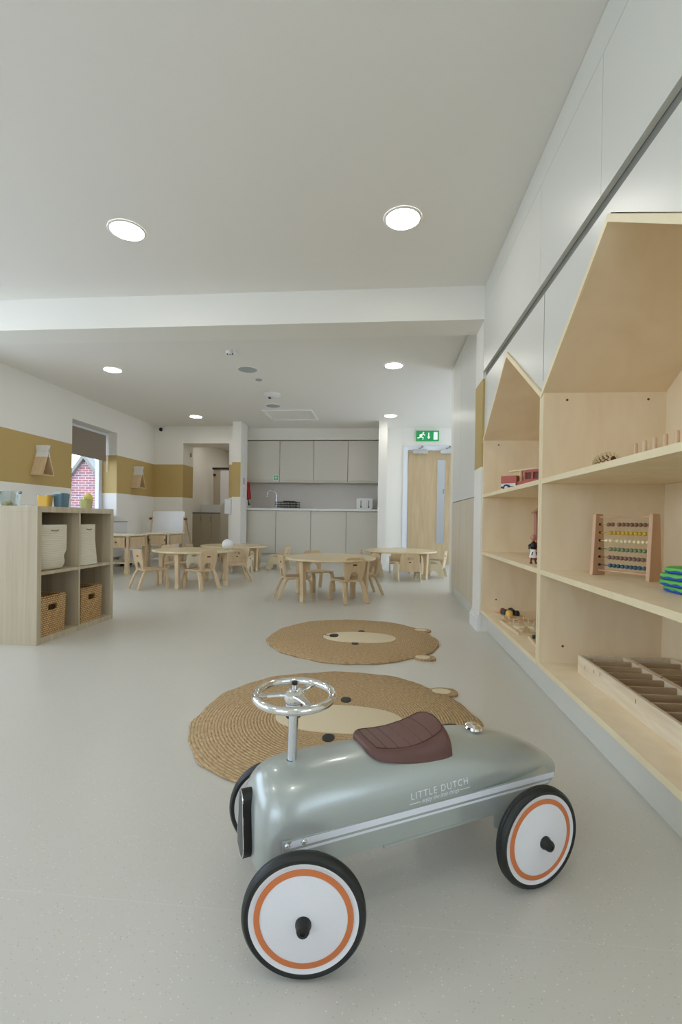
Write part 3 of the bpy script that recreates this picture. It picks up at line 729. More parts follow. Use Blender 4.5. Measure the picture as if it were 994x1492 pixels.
def bent_chair(label):
    o = thing('bentwood_chair', label, 'chair', (0, 0, 0), 0, 'bentwood toddler chairs')
    st = [(-.135, .13), (-.10, -.12), (.10, -.12), (.135, .13)]
    # seat: slightly dished front edge
    pts = rrect(-.135, .135, -.125, .135, .03, 4)
    pts = [(x*(1-.12*(0.135-y)/.26), y) for x, y in pts]
    MB().prism(pts, .205, .220, 'xy').build('seat', 'birch', o, bevel=.003)
    # backrest with arch and slot
    ot = [(-.085, 0), (.085, 0), (.098, .06), (.112, .14)]
    for k in range(9):
        a = PI/2*k/8; ot.append((.062+.05*math.cos(a), .19+.045*math.sin(a)))
    for k in range(9):
        a = PI/2+PI/2*k/8; ot.append((-.062+.05*math.cos(a), .19+.045*math.sin(a)))
    ot += [(-.112, .14), (-.098, .06)]
    m_ = Matrix.Translation((0, -.118, .20)) @ Matrix.Rotation(.16, 4, 'X')
    b = MB().prism(ot, -.006, .007, 'xz', [arch(-.045, .045, .02, .098)], m_).build('backrest', 'birch', o, bevel=.002)
    MB().prism(rrect(-.022, .022, .155, .172, .006, 3), -.0072, -.0058, 'xz', mat=m_).build('maker_stamp', 'brown', b)
    for sx in (-1, 1):
        p = [(sx*.105, .02, .206), (sx*.108, .07, .206), (sx*.11, .105, .196), (sx*.112, .125, .165), (sx*.115, .132, .12), (sx*.12, .135, .06), (sx*.122, .137, 0)]
        MB().strip(p, (1, 0, 0), .038, .021).build('leg', 'birch', o, bevel=.003)
        p = [(sx*.09, -.02, .206), (sx*.092, -.07, .206), (sx*.095, -.105, .196), (sx*.098, -.125, .165), (sx*.105, -.15, .10), (sx*.112, -.175, .04), (sx*.116, -.19, 0)]
        MB().strip(p, (1, 0, 0), .038, .021).build('leg', 'birch', o, bevel=.003)
    return o
BC = None
for x, y, deg, lb in [
    (-.87, 4.62, -65, 'at the middle table, on its left side, facing right'),
    (-.335, 4.50, 31, 'at the middle table, nearest chair with its back to us'),
    (-.71, 5.14, -146, 'at the middle table, behind it, facing us'),
    (-.215, 4.95, 114, 'at the middle table, on its right side, facing left'),
    (-2.56, 4.98, -38, 'at the left table, on its left side'),
    (-2.01, 5.03, 56, 'at the left table, nearest chair with its back to us'),
    (-2.62, 5.66, -140, 'at the left table, behind it, facing us'),
    (-1.84, 5.70, 122, 'at the left table, on its right side')]:
    lb = 'birch bentwood toddler chair ' + lb
    if BC is None:
        BC = bent_chair(lb); BC.location = (x, y, 0); BC.rotation_euler = (0, 0, math.radians(deg))
    else: dup(BC, (x, y, 0), math.radians(deg), lb)

def block_chair(label):
    o = thing('block_chair', label, 'chair', (0, 0, 0), 0, 'low birch armchairs')
    ot = [(-.155, 0)]+[(-.085+.0, 0)]
    for k in range(11):
        a = PI-PI*k/10; ot.append((.0+.085*math.cos(a), .10*math.sin(a)))
    ot += [(.085, 0), (.155, 0), (.12, .16)]
    for k in range(7):
        a = PI/2*k/6; ot.append((.06+.04*math.cos(a), .215+.03*math.sin(a)))
    for k in range(7):
        a = PI/2+PI/2*k/6; ot.append((-.06+.04*math.cos(a), .215+.03*math.sin(a)))
    ot += [(-.12, .16)]
    for sx in (-1, 1):
        MB().prism(ot, sx*.145-.008, sx*.145+.008, 'yz', [rrect(-.04, .04, .195, .222, .012, 4)]).build('side_panel', 'birchcream', o, bevel=.003)
    m_ = Matrix.Translation((0, -.115, .13)) @ Matrix.Rotation(.14, 4, 'X')
    b = MB().prism([(-.135, 0), (.135, 0)]+rrect(-.125, .125, 0, .24, .05)[:7]+rrect(-.125, .125, 0, .24, .05)[7:14], -.008, .008, 'xz', [rrect(-.045, .045, .15, .188, .014, 4)], m_).build('backrest', 'birch', o, bevel=.003)
    MB().prism(rrect(-.015, .015, .115, .128, .005, 3), -.0095, -.0078, 'xz', mat=m_).build('maker_stamp', 'brown', b)
    BX(-.137, .137, -.12, .12, .135, .15).build('seat', 'birch', o, bevel=.002)
    return o
KC = None
for x, y, deg, lb in [
    (.315, 6.20, 13, 'at the right table, with its back to us'),
    (.73, 6.68, 75, 'at the right table, on its right side by the door'),
    (-.16, 6.70, -80, 'at the right table, on its left side'),
    (.25, 7.16, 180, 'at the right table, on the far side'),
    (-2.05, 6.58, 2, 'at the back left table, with its back to us'),
    (-1.62, 7.20, 82, 'at the back left table, on its right side'),
    (-2.86, 7.05, -90, 'at the back left table, on its left side'),
    (-2.3, 7.56, 180, 'at the back left table, on the far side')]:
    lb = 'low birch toddler armchair ' + lb
    if KC is None:
        KC = block_chair(lb); KC.location = (x, y, 0); KC.rotation_euler = (0, 0, math.radians(deg))
    else: dup(KC, (x, y, 0), math.radians(deg), lb)
tag(MB().ball((0, 0, .062), .064, 20).build('white_ball', 'white', None, True), 'white ball on the right edge of the left table', 'ball').location = (-1.84, 5.42, .41)

# play tables by the left wall
def play_table(loc, rz, w_, d_, h_, label, cells):
    o = thing('play_table', label, 'table', loc, rz, 'wooden play tables')
    BX(-w_/2-.015, w_/2+.015, -d_/2-.015, d_/2+.015, h_-.018, h_).build('tabletop', 'birchcream', o, bevel=.003)
    for y in (-d_/2, d_/2-.018): BX(-w_/2+.03, w_/2-.03, y, y+.018, h_-.17, h_-.03).build('apron', 'birch', o)
    for x in (-w_/2, w_/2-.018): BX(x, x+.018, -d_/2+.03, d_/2-.03, h_-.17, h_-.03).build('apron', 'birch', o)
    for sx in (-1, 1):
        for sy in (-1, 1):
            x = sx*(w_/2-.025); y = sy*(d_/2-.025)
            l = BX(x-.025, x+.025, y-.025, y+.025, 0, h_-.018).build('leg', 'birch', o, bevel=.003)
            BX(x-.027, x+.027, y-.027, y+.027, 0, .07).build('foot_sleeve', 'birchpale', l, bevel=.003)
    for sx in (-.12, .12): MB().ball((sx, -d_/2-.008, h_-.10), .012, 8).build('knob', 'brown', o)
    BX(-w_/2+.05, w_/2-.05, -d_/2+.05, d_/2-.05, .14, .155).build('lower_shelf', 'birchcream', o)
    return o
play_table((-3.73, 6.32, 0), 0, .58, .52, .535, 'light wooden play table behind the cube shelf', 1)
play_table((-3.38, 7.02, 0), 0, .36, .52, .545, 'light wooden play table beside the whiteboard easel', 1)
tr_ = thing('storage_trolley', 'low white trolley on black castors by the play table', 'trolley', (-3.98, 7.18, 0))
BX(-.16, .16, -.15, .15, .09, .26).build('box', 'white', tr_, bevel=.006)
for sx in (-.12, .12):
    for sy in (-.12, .12): MB().cyl((sx-.012, sy, .045), (sx+.012, sy, .045), .045).build('castor', 'black', tr_, True)

# easel
es = thing('whiteboard_easel', 'wooden easel holding a white board in front of the back left wall', 'easel', (-3.675, 7.62, 0), math.radians(-6))
m_ = Matrix.Rotation(-.13, 4, 'X')
MB().prism(rrect(-.30, .30, .30, .895, .03), -.004, .004, 'xz', mat=m_).build('white_board', 'white', es)
MB().prism(rrect(-.312, .312, .29, .907, .035), -.002, .012, 'xz', [rrect(-.295, .295, .305, .89, .025)], m_).build('board_frame', 'birch', es)
for sx in (-1, 1):
    MB().strip([(sx*.315, .02, 0), (sx*.300, .10, .80)], (1, 0, 0), .03, .018).build('front_leg', 'birch', es)
    MB().strip([(sx*.335, .42, 0), (sx*.310, .12, .80)], (1, 0, 0), .03, .018).build('rear_leg', 'birch', es)
    MB().cyl((sx*.30, .09, .76), (sx*.35, .09, .76), .018, n=12).build('wing_knob', 'brown', es)
BX(-.3, .3, -.01, .05, .27, .29).build('pen_tray', 'birch', es)
MB().ball((-.03, -.045, .53), .035, 12, 1, .4, .5).build('magnet_clip', 'worktop', es, True)

# ================================================================== RUGS
def rug(loc, label, cr, crc, nose, eyes, ears):
    o = thing('bear_rug', label, 'rug', loc, 0, 'bear face rugs')
    N = 160; R_ = .55; rg = []
    def ring(r, z, wob=0): return [((r+wob*(.006*math.sin(5*a+loc[1])+.005*math.sin(11*a+2)+.003*math.sin(23*a)))*math.cos(a), (r+wob*(.006*math.sin(5*a+loc[1])+.005*math.sin(11*a+2)+.003*math.sin(23*a)))*math.sin(a), z) for a in (2*PI*i/N for i in range(N))]
    MB().rings([ring(R_-.004, 0, 1), ring(R_, .004, 1), ring(R_, .008, 1), ring(R_-.006, .012, 1), ring(.3, .012), ring(.02, .012)]).build('braided_mat', 'jute', o, True)
    def blob(name, mat, cx, cy, a, b_, z0, z1, p=2.2, par=o):
        return MB().rings([superell(cx, cy, z0, a, b_, p, 56), superell(cx, cy, z1-.001, a, b_, p, 56), superell(cx, cy, z1, a*.985, b_*.97, p, 56)]).build(name, mat, par, True)
    mz = blob('muzzle', 'cream', *cr, *crc, .010, .0155)
    blob('nose', 'black', *nose, .030, .045, .0145, .0175, 2.4)
    MB().strip([(nose[0]-.01, nose[1], .0165), (nose[0]-.055, nose[1]+.002, .0165), (nose[0]-.062, nose[1]+.02, .0165)], (0, 0, 1), .002, .006).build('mouth_line', 'black', mz)
    for ex_, ey in eyes: blob('eye', 'black', ex_, ey, .022, .030, .010, .0145)
    for a_, b_ in ears:
        e = blob('ear', 'jute', a_, b_, .062, .052, 0, .010)
        blob('inner_ear', 'cream', a_-.012, b_-.003, .042, .032, .008, .0125, 2.2, e)
rug((-.17, 1.82, 0), 'large round jute bear-face rug nearest the ride-on car', (.01, -.02), (.247, .128), (-.168, -.012), [(.022, .172), (-.012, -.185)], [(.455, .335), (.455, -.37)])
rug((-.19, 3.07, 0), 'round jute bear-face rug farther away, in front of the tables', (.045, 0), (.237, .14), (-.125, .012), [(.05, .166), (.025, -.158)], [(.475, .285), (.435, -.385)])

# ================================================================== RIDE-ON CAR
ang = math.radians(28.3)
nv = (-math.sin(ang), math.cos(ang))
car = thing('ride_on_car', 'sage grey retro ride-on toy car with brown seat and chrome steering wheel', 'ride-on car', (-.127+.165*nv[0], .785+.165*nv[1], 0), ang)
topP = [(-.058, .222), (-.056, .238), (-.048, .257), (-.030, .276), (0, .2865), (.05, .291), (.2, .2915), (.38, .287), (.48, .277), (.56, .258), (.62, .236), (.67, .211), (.715, .182), (.742, .157), (.750, .143)]
botP = [(-.058, .125), (-.05, .115), (-.03, .112), (.02, .13), (.45, .137), (.62, .137), (.75, .132)]
hwP = [(-.058, .050), (-.054, .064), (-.042, .080), (-.015, .094), (.03, .1), (.33, .1), (.48, .095), (.58, .083), (.65, .066), (.70, .046), (.735, .024), (.750, .006)]
def smooth_interp(tab, s_):
    # Catmull-Rom through the table
    xs = [a for a, _ in tab]; ys = [b for _, b in tab]
    s_ = min(max(s_, xs[0]), xs[-1])
    for i in range(len(xs)-1):
        if s_ <= xs[i+1]: break
    t = (s_-xs[i])/(xs[i+1]-xs[i])
    def m(k):
        if k == 0: return (ys[1]-ys[0])/(xs[1]-xs[0])
        if k == len(xs)-1: return (ys[-1]-ys[-2])/(xs[-1]-xs[-2])
        return (ys[k+1]-ys[k-1])/(xs[k+1]-xs[k-1])
    d = xs[i+1]-xs[i]
    return ((2*t**3-3*t*t+1)*ys[i]+(t**3-2*t*t+t)*d*m(i)+(-2*t**3+3*t*t)*ys[i+1]+(t**3-t*t)*d*m(i+1))
def prof(s_):
    t_, b_, h_ = smooth_interp(topP, s_), smooth_interp(botP, s_), max(.004, smooth_interp(hwP, s_))
    return t_, b_, h_, b_+(t_-b_)*.40
EXP = 2.25
def section(s_, off=0):
    t_, b_, h_, k_ = prof(s_); pts = []
    pts.append((s_, -h_*.90, b_)); pts.append((s_, -h_-off, b_+.006))
    for i in range(33):
        a = PI-PI*i/32; c, sn_ = math.cos(a), math.sin(a)
        q = (abs(c)**EXP+abs(sn_)**EXP)**(-1/EXP)
        pts.append((s_, (h_+off)*c*q, k_+(t_+off-k_)*sn_*q))
    pts.append((s_, h_+off, b_+.006)); pts.append((s_, h_*.90, b_))
    return pts
def side_t(s_, z):
    """near-side surface offset at a height z"""
    t_, b_, h_, k_ = prof(s_)
    if z <= k_: return -h_
    f = min(.999, (z-k_)/(t_-k_)); return -h_*(1-f**EXP)**(1/EXP)
ss = [-.058, -.0575, -.0565, -.0545, -.051, -.046, -.039, -.030, -.018, -.003, .016]+[.04+.02*i for i in range(23)]+[.5+.015*i for i in range(15)]+[.72, .73, .739, .745, .750]
body = MB().rings([section(s_) for s_ in ss]).build('body_shell', 'carpaint', car, True)
RE = .645
for sg in (1, -1):
    y0_, y1_ = sorted((sg*.0985, sg*.1025))
    rl = MB().prism([(-.018, .140), (-.012, .135), (.56, .1365), (RE-.03, .158), (RE, .182), (RE, .194), (-.018, .194)], y0_, y1_, 'xz').build('side_rail', 'carpaint', car)
    y0_, y1_ = sorted((sg*.1025, sg*.1031))
    MB().prism([(-.012, .1805), (RE-.002, .1805), (RE-.001, .1925), (.0, .1925)], y0_, y1_, 'xz').build('wide_stripe', 'stripe', rl)
    MB().prism([(.0, .171), (RE-.02, .171), (RE-.015, .1755), (.0, .1755)], y0_, y1_, 'xz').build('thin_stripe', 'stripe', rl)
    y0_, y1_ = sorted((sg*.090, sg*.104))
    MB().prism([(.19, .131), (.50, .133), (.50, .137), (.19, .136)], y0_, y1_, 'xz').build('lower_lip', 'carpaint', rl)
    for s_ in (-.010, .022):
        MB().ball((s_, sg*.1032, .187), .0055, 12).build('bolt', 'brushed', rl, True)
MB().prism([(.30, -.0985), (RE, -.0985), (RE, .0985), (.30, .0985)], .186, .190, 'xy').build('chassis_pan', 'carpaint', car)
# lettering
def letter(body_text, size, s_c, z_c, slope, spacing, shear=0, bold=0):
    me = textmesh(body_text, size, 0, shear, spacing)
    for v in me.vertices:
        x, y = v.co.x, v.co.y
        s_ = s_c+x; z = z_c+y+slope*x
        v.co = Vector((s_, side_t(s_, z)-.0009, z))
    o = bpy.data.objects.new('lettering', me); COL.objects.link(o); me.materials.append(M['stripe']); o.parent = body
    o['label'] = 'white lettering'
    return o
def densify(o):
    return o
letter('LITTLE DUTCH', .0185, .325, .2125, .02, 1.22)
letter('enjoy the little things', .0125, .325, .2015, .02, .92, .35)
for a, b_ in ((.249, .275), (.376, .402)):
    mb = MB(); rg = []
    for i in range(9):
        s_ = a+(b_-a)*i/8; z = .2035+.02*(s_-.325); t0 = side_t(s_, z)-.0009
        rg.append([(s_, t0, z), (s_, t0, z+.0009), (s_, t0+.001, z+.0009), (s_, t0+.001, z)])
    mb.rings(rg).build('flourish_line', 'stripe', body)
# grille on the nose
gz0, gz1 = .118, .248
def gw(z): # half width, wide at the bottom narrowing to the top
    f = (z-gz0)/(gz1-gz0)
    return .030*(1-f)**.0*(1.0-.42*f)
def gpoly(sc_, off=0):
    p = []
    N_ = 14
    for i in range(N_+1):
        a = PI+PI*i/N_; p.append((.031*sc_*math.cos(a), gz0+.030+.030*sc_*math.sin(a)))
    p.append((.026*sc_, gz0+.065))
    for i in range(N_+1):
        a = PI*i/N_; p.append((.018*sc_*math.cos(a), gz1-.02+.02*sc_*math.sin(a)))
    p.append((-.026*sc_, gz0+.065))
    return p
gr = MB().prism(gpoly(1), -.073, -.050, 'yz').build('grille', 'black', car, True)
gf = MB().prism(gpoly(.88), -.0742, -.072, 'yz').build('grille_insert', 'grille', gr, True)
MB().tube([(-.0738, a, b_) for a, b_ in gpoly(.93)]+[(-.0738, *gpoly(.93)[0])], .0013, 6).build('chrome_trim', 'chrome', gr, True)
bars = MB()
for i in range(-6, 7):
    y = i*.0036
    top_ = gz1-.012-abs(i)*.0035 if abs(i) < 5 else gz0+.075-(abs(i)-4)*.012
    bars.box(-.0756, -.0742, y-.0007, y+.0007, gz0+.006+abs(i)*.0012, top_)
bars.build('grille_bars', 'rail', gr)
# seat
st_sec = []
def seat_ring(s_, zt, zb, hw_):
    # pad narrows and crowns towards the raised rear, the skirt flares out to its full width at the bottom
    f = max(0, min(1, (s_-.30)/.08)); tw = .80-.10*f; cr = .10+.16*f
    pts = []
    sec = [(1.0, 0), (1.005, .07), (.995, .25), (.93+.02*(1-f), .60), (tw+.085, .86-cr*.5), (tw+.03, .97-cr*.75), (tw-.05, 1-cr*.62), (tw*.5, 1-cr*.15), (0, 1)]
    for y, z in [(-a, b) for a, b in sec]+[(a, b) for a, b in reversed(sec[:-1])]:
        pts.append((s_, y*hw_, zb+(zt-zb)*z))
    return pts
seat_prof = [(.183, .299, .290, .032), (.186, .303, .286, .046), (.195, .305, .282, .057), (.205, .304, .279, .063), (.225, .301, .275, .068), (.25, .299, .270, .071), (.28, .299, .265, .073), (.31, .304, .261, .074), (.335, .313, .257, .074), (.352, .322, .254, .074), (.363, .328, .252, .073), (.371, .329, .251, .072), (.376, .324, .250, .071), (.378, .312, .251, .070)]
seat = MB().rings([seat_ring(*q) for q in seat_prof]).build('seat', 'leather', car, True)
def seat_pt(s_, y):
    """a point on the pad surface; y runs from -1 to 1 across the pad"""
    zt, zb = smooth_interp([(q[0], q[1]) for q in seat_prof], s_), smooth_interp([(q[0], q[2]) for q in seat_prof], s_)
    hw_ = smooth_interp([(q[0], q[3]) for q in seat_prof], s_)
    f = max(0, min(1, (s_-.30)/.08)); tw = .80-.10*f; cr = .10+.16*f; a = abs(y)
    z = 1-cr*.15*(a/.5) if a < .5 else 1-cr*.15-cr*.47*(a-.5)/.5
    return (s_, y*(tw-.04)*hw_, zb+(zt-zb)*z-.0002)
sb_ = seat.modifiers.new('sub', 'SUBSURF'); sb_.levels = 1; sb_.render_levels = 2
for s_ in (.222, .250, .279, .308, .336):
    MB().tube([seat_pt(s_, -1+k/6) for k in range(13)], .0011, 6).build('seat_stitching', 'seam', seat)
loop = [seat_pt(.200+.0145*k, -1) for k in range(12)]+[seat_pt(.366, -.9), seat_pt(.370, -.6), seat_pt(.371, 0), seat_pt(.370, .6), seat_pt(.366, .9)]+[seat_pt(.200+.0145*k, 1) for k in reversed(range(12))]+[seat_pt(.198, .5), seat_pt(.197, 0), seat_pt(.198, -.5), seat_pt(.200, -1)]
MB().tube(loop, .0012, 6).build('seat_piping', 'seam', seat)
# filler cap
fc = MB().lathe([(.010, 0), (.010, .004), (.019, .006), (.021, .010), (.019, .015), (.010, .018), (.0001, .0185)], (.484, -.004, .273), (.06, -.1, 1), 28).build('filler_cap', 'chrome', car, True)
# steering
p0 = Vector((.029, 0, .262)); p1 = Vector((.033, 0, .421))
MB().cyl(p0, p1, .0098, n=24).build('steering_column', 'brushed', car, True)
MB().torus((.0295, 0, .288), .0098, .0018, n=32, k=10).build('column_collar', 'rubber', car, True)
sax = Vector((.0, -.03, 1)).normalized(); scn = Vector((.033, 0, .4205))
stw = MB().torus(scn, .0785, .0082, sax, 96, 20).build('steering_wheel', 'chrome', car, True)
MB().lathe([(.012, -.018), (.018, -.014), (.022, -.006), (.021, .003), (.013, .010), (.004, .012)], scn, sax, 28).build('hub', 'chrome', stw, True)
MB().cyl(scn+sax*.008, scn+sax*.024, .0052, n=14).build('hub_bolt', 'brushed', stw, True)
MB().cyl(scn+sax*.022, scn+sax*.028, .0058, n=14).build('hub_cap', 'black', stw, True)
for d in (160, 40, -80):
    a = math.radians(d); dv = Vector((math.cos(a), math.sin(a), 0))
    e = scn+dv*.074; side = Vector((-dv.y, dv.x, 0))
    pts = [scn+dv*.012+sax*.002, scn+dv*.03+sax*.001, scn+dv*.055-sax*.001, e]
    MB().strip(pts, side, [.026, .017, .012, .016], .006).build('spoke', 'chrome', stw, bevel=.002)
MB().lathe([(.018, -.006), (.018, .0)], (.033, 0, .405), (0, 0, 1), 24).build('column_nut', 'brushed', car, True)
# wheels
def wheel(name, loc, rz):
    """wheel local frame: axle along -y is the outer face"""
    o = bpy.data.objects.new(name, None)
    RT = .107; Rr = .0965; hwd = .0125
    pf = [(Rr-.003, -hwd+.001), (Rr, -hwd), (Rr+.004, -hwd-.0005), (RT-.004, -hwd+.002), (RT-.001, -hwd+.006), (RT-.0005, -.003), (RT-.002, -.001), (RT-.002, .001), (RT-.0005, .003), (RT-.001, hwd-.006), (RT-.004, hwd-.002), (Rr+.004, hwd+.0005), (Rr, hwd), (Rr-.003, hwd-.001)]
    ty = MB().lathe([(r, -h) for r, h in pf], (0, 0, 0), (0, -1, 0), 96, cap=False)
    ty = ty.build(name, 'rubber', car, True)
    ty.location = loc; ty.rotation_euler = (0, 0, rz)
    for s_ in (-1, 1):
        ax = (0, s_, 0)
        d = MB().lathe([(Rr+.0005, hwd-.003), (Rr-.002, hwd-.001), (Rr-.010, hwd-.0025), (.086, hwd-.003), (.0755, hwd-.0015), (.03, hwd+.006), (.008, hwd+.0095)], (0, 0, 0), ax, 96).build('wheel_disc', 'hub', ty, True)
        f = lambda r: hwd-.003+(.086-r)/(.0105)*.0015
        MB().lathe([(.0845, hwd-.0021), (.0845, hwd-.0022+.0009), (.0745, hwd-.0002), (.0745, hwd-.0013)], (0, 0, 0), ax, 96, cap=False).build('orange_ring', 'orange', ty, True)
        MB().lathe([(.0135, hwd+.006), (.0135, hwd+.012), (.0115, hwd+.016), (.0112, hwd+.022), (.0095, hwd+.026), (.0045, hwd+.027), (.004, hwd+.025), (.0001, hwd+.025)], (0, 0, 0), ax, 28).build('hub_cap', 'rubber', ty, True)
    return ty
inv = lambda X, Y: ((X-car.location.x)*math.cos(ang)+(Y-car.location.y)*math.sin(ang), -(X-car.location.x)*math.sin(ang)+(Y-car.location.y)*math.cos(ang))
steer = math.radians(6.3)-ang
a = inv(-.125, .787); wheel('front_wheel', (a[0], a[1], .107), steer); a1 = a
a = inv(-.243, 1.078); wheel('front_wheel', (a[0], a[1], .107), steer); a2 = a
a = inv(.339, 1.037); wheel('rear_wheel', (a[0], a[1], .107), 0); r1 = a
wheel('rear_wheel', (a[0], -a[1], .107), 0)
MB().cyl((r1[0], r1[1], .107), (r1[0], -r1[1], .107), .006, n=14).build('rear_axle', 'brushed', car, True)
MB().tube([(a1[0], a1[1], .107), (a1[0], a1[1]+.03, .107), (.0, 0, .107), (a2[0], a2[1]-.03, .107), (a2[0], a2[1], .107)], .006, 10).build('front_axle', 'brushed', car, True)
MB().cyl((.02, 0, .10), (.03, 0, .20), .012).build('steering_shaft', 'brushed', car, True)
for sg in (-1, 1):
    MB().prism(rrect(r1[0]-.06, r1[0]+.03, .095, .165, .012), sg*.097-.0012, sg*.097+.0012, 'xz').build('axle_bracket', 'carpaint', car)
    MB().ball((r1[0]-.048, sg*.099, .150), .004, 10).build('bracket_bolt', 'brushed', car, True)
BX(-.01, .01, -.05, .05, .10, .14).build('front_bracket', 'carpaint', car)
MB().prism([(.195, .136), (.208, .136), (.206, .126)], -.088, -.075, 'xz').build('underside_tab', 'black', car)

# ================================================================== TOYS ON THE SHELVES
SZ0, SZ1, SZ2 = .160, .573, .977
# abacus
A0 = Vector((.872, 2.0)); A1 = Vector((.990, 1.815)); av = (A1-A0); al = av.length; aa = math.atan2(av.y, av.x)
ab = thing('bead_abacus', 'wooden bead abacus with six rows of coloured beads', 'abacus', (A0.x, A0.y, SZ1), aa)
for x in (0, al):
    p = MB().prism([(-.040, 0), (.040, 0), (.022, .247), (-.022, .247)], x-.007, x+.007, 'yz').build('side_post', 'beech', ab, bevel=.002)
for z in (.235, .020): MB().cyl((0, 0, z), (al, 0, z), .0042, n=10).build('frame_bar', 'beech', ab, True)
zz = [.205, .172, .140, .107, .074, .042]
offs = [.2, 0, -.35, .05, -.4, 0]
for i, z in enumerate(zz):
    MB().cyl((.0, 0, z), (al, 0, z), .0018, n=8).build('rod', 'bead%d' % i if i != 0 else 'beech', ab, True)
    MB().cyl((-.010, 0, z), (.013, 0, z), .005, n=10).build('rod_stop', 'black', ab, True)
    bd = None
    for k in range(10):
        x = al-.017-k*.0163+(offs[i]*.012 if i in (2, 4) else 0)-(.010 if (i == 0 and k > 7) else 0)-(.012 if (i == 2 and k > 7) else 0)
        if bd is None:
            bd = MB().lathe([(.002, -.0078), (.0068, -.0052), (.0086, 0), (.0068, .0052), (.002, .0078)], (0, 0, 0), (1, 0, 0), 16).build('bead', 'bead%d' % i, ab, True)
            bd.location = (x, 0, z)
        else:
            c = bd.copy(); COL.objects.link(c); c.location = (x, 0, z)
# peg board
pg = thing('peg_board', 'wooden stacking board with a row of five pegs on the upper shelf', 'toy', (.95, 1.75, SZ2))
BX(-.05, .05, -.17, .17, 0, .022).build('base', 'beech', pg, bevel=.003)
for i in range(5):
    y = .128-i*.0635
    MB().lathe([(.0075, .02), (.0075, .105), (.006, .111), (.0001, .113)], (0, y, 0), (0, 0, 1), 14).build('peg', 'creambeech', pg, True)
# pine cone
pc = thing('pine_cone', 'dark pine cone with pale scale tips on the upper shelf', 'pine cone', (.79, 1.765, SZ2), math.radians(88))
MB().ball((0, 0, .026), .024, 16, 3.0, 1, 1).build('core', 'brown', pc, True)
sm = MB()
for i in range(11):
    x = -.066+i*.0132; rr = .026*math.sqrt(max(.05, 1-(x/.075)**2))
    for k in range(9):
        a = 2*PI*(k+.5*(i % 2))/9
        c = Vector((x, rr*math.cos(a), .027+rr*math.sin(a))); d = Vector((-.5, math.cos(a), math.sin(a))).normalized()
        if c.z < .006: continue
        sm.cyl(c, c+d*.009, .005, .001, 6)
sc_o = sm.build('scales', 'creamtoy', pc)
# fire engine
te = thing('toy_fire_engine', 'red wooden toy fire engine with cream ladder on the small house shelf', 'toy', (.775, 3.115, SZ2), math.atan2(-.68, .73))
BX(0, .27, -.045, .045, .022, .032).build('chassis', 'black', te)
BX(.002, .10, -.046, .046, .032, .05).build('side_skirt', 'rad', te)
BX(.0, .105, -.045, .045, .05, .098).build('rear_body', 'redtoy', te, bevel=.002)
BX(.105, .15, -.035, .035, .032, .060).build('pump_bay', 'redtoy', te)
MB().prism(rect(.15, .27, .032, .125), -.045, .045, 'xz', [rect(.163, .200, .07, .112), rect(.212, .255, .07, .112)]).build('cab', 'redtoy', te)
BX(.155, .262, -.038, .038, .06, .118).build('cab_interior', 'brown', te)
ld = MB()
for y in (-.014, .014): ld.strip([(.04, y, .128), (.25, y, .140)], (0, 0, 1), .01, .006)
for i in range(9): ld.cyl((.05+i*.023, -.014, .1285+i*.0012), (.05+i*.023, .014, .1285+i*.0012), .003, n=6)
ld.build('ladder', 'creamtoy', te)
MB().cyl((.11, 0, .06), (.11, 0, .13), .012).build('turntable_post', 'creamtoy', te, True)
for x in (.045, .215):
    for s_ in (-1, 1):
        w_ = MB().cyl((x, s_*.047, .022), (x, s_*.060, .022), .022, n=20).build('wheel', 'black', te, True)
        MB().cyl((x, s_*.060, .022), (x, s_*.0615, .022), .011, n=14).build('wheel_hub', 'rad', w_, True)
# doll
dl = thing('small_doll', 'small doll in black top and white patterned skirt beside the shelf post', 'doll', (.755, 2.44, SZ1))
bd_ = MB().lathe([(.010, .030), (.017, .034), (.014, .06), (.011, .075), (.016, .082), (.017, .098), (.010, .108), (.005, .112), (.006, .116)], n=18).build('torso', 'black', dl, True)
MB().lathe([(.019, .032), (.020, .034), (.0135, .072), (.012, .074)], n=18).build('skirt', 'white', dl, True)
for s_ in (-1, 1):
    MB().strip([(s_*.013, -.014, .045), (s_*.008, -.017, .062)], (0, 1, 0), .003, .004).build('skirt_motif', 'black', dl)
    MB().cyl((s_*.008, 0, .034), (s_*.011, 0, .010), .004, .0045, 8).build('leg', 'brown', dl, True)
    MB().ball((s_*.013, -.007, .006), .009, 10, .8, 1.3, .65).build('shoe', 'brown', dl, True)
    MB().tube([(s_*.014, 0, .1), (s_*.024, -.004, .092), (s_*.022, -.008, .075)], .0045, 8).build('arm', 'teal', dl, True)
hd = MB().ball((0, 0, .130), .014, 14).build('head', 'pink', dl, True)
MB().lathe([(.015, .0), (.014, .008), (.006, .017), (.0001, .018)], (0, .002, .130), (0, .3, 1), 16).build('hair', 'pink', hd, True)
tb = thing('red_toy_tower', 'tall reddish wooden toy half hidden behind the shelf post', 'toy', (.86, 2.70, SZ1))
BX(-.03, .03, -.03, .03, 0, .10).build('base_block', 'redtoy', tb, bevel=.003)
BX(-.02, .02, -.02, .02, .10, .26).build('post', 'pink', tb, bevel=.003)
MB().prism([(-.035, .26), (.035, .26), (0, .29)], -.03, .03, 'xz').build('roof', 'pink', tb)
tag(MB().lathe([(.016, 0), (.02, .012), (.012, .03), (.004, .04)], (.90, 2.78, SZ1), n=16).build('red_toy_cone', 'redtoy', None, True), 'small dark red wooden cone left of the doll', 'toy')
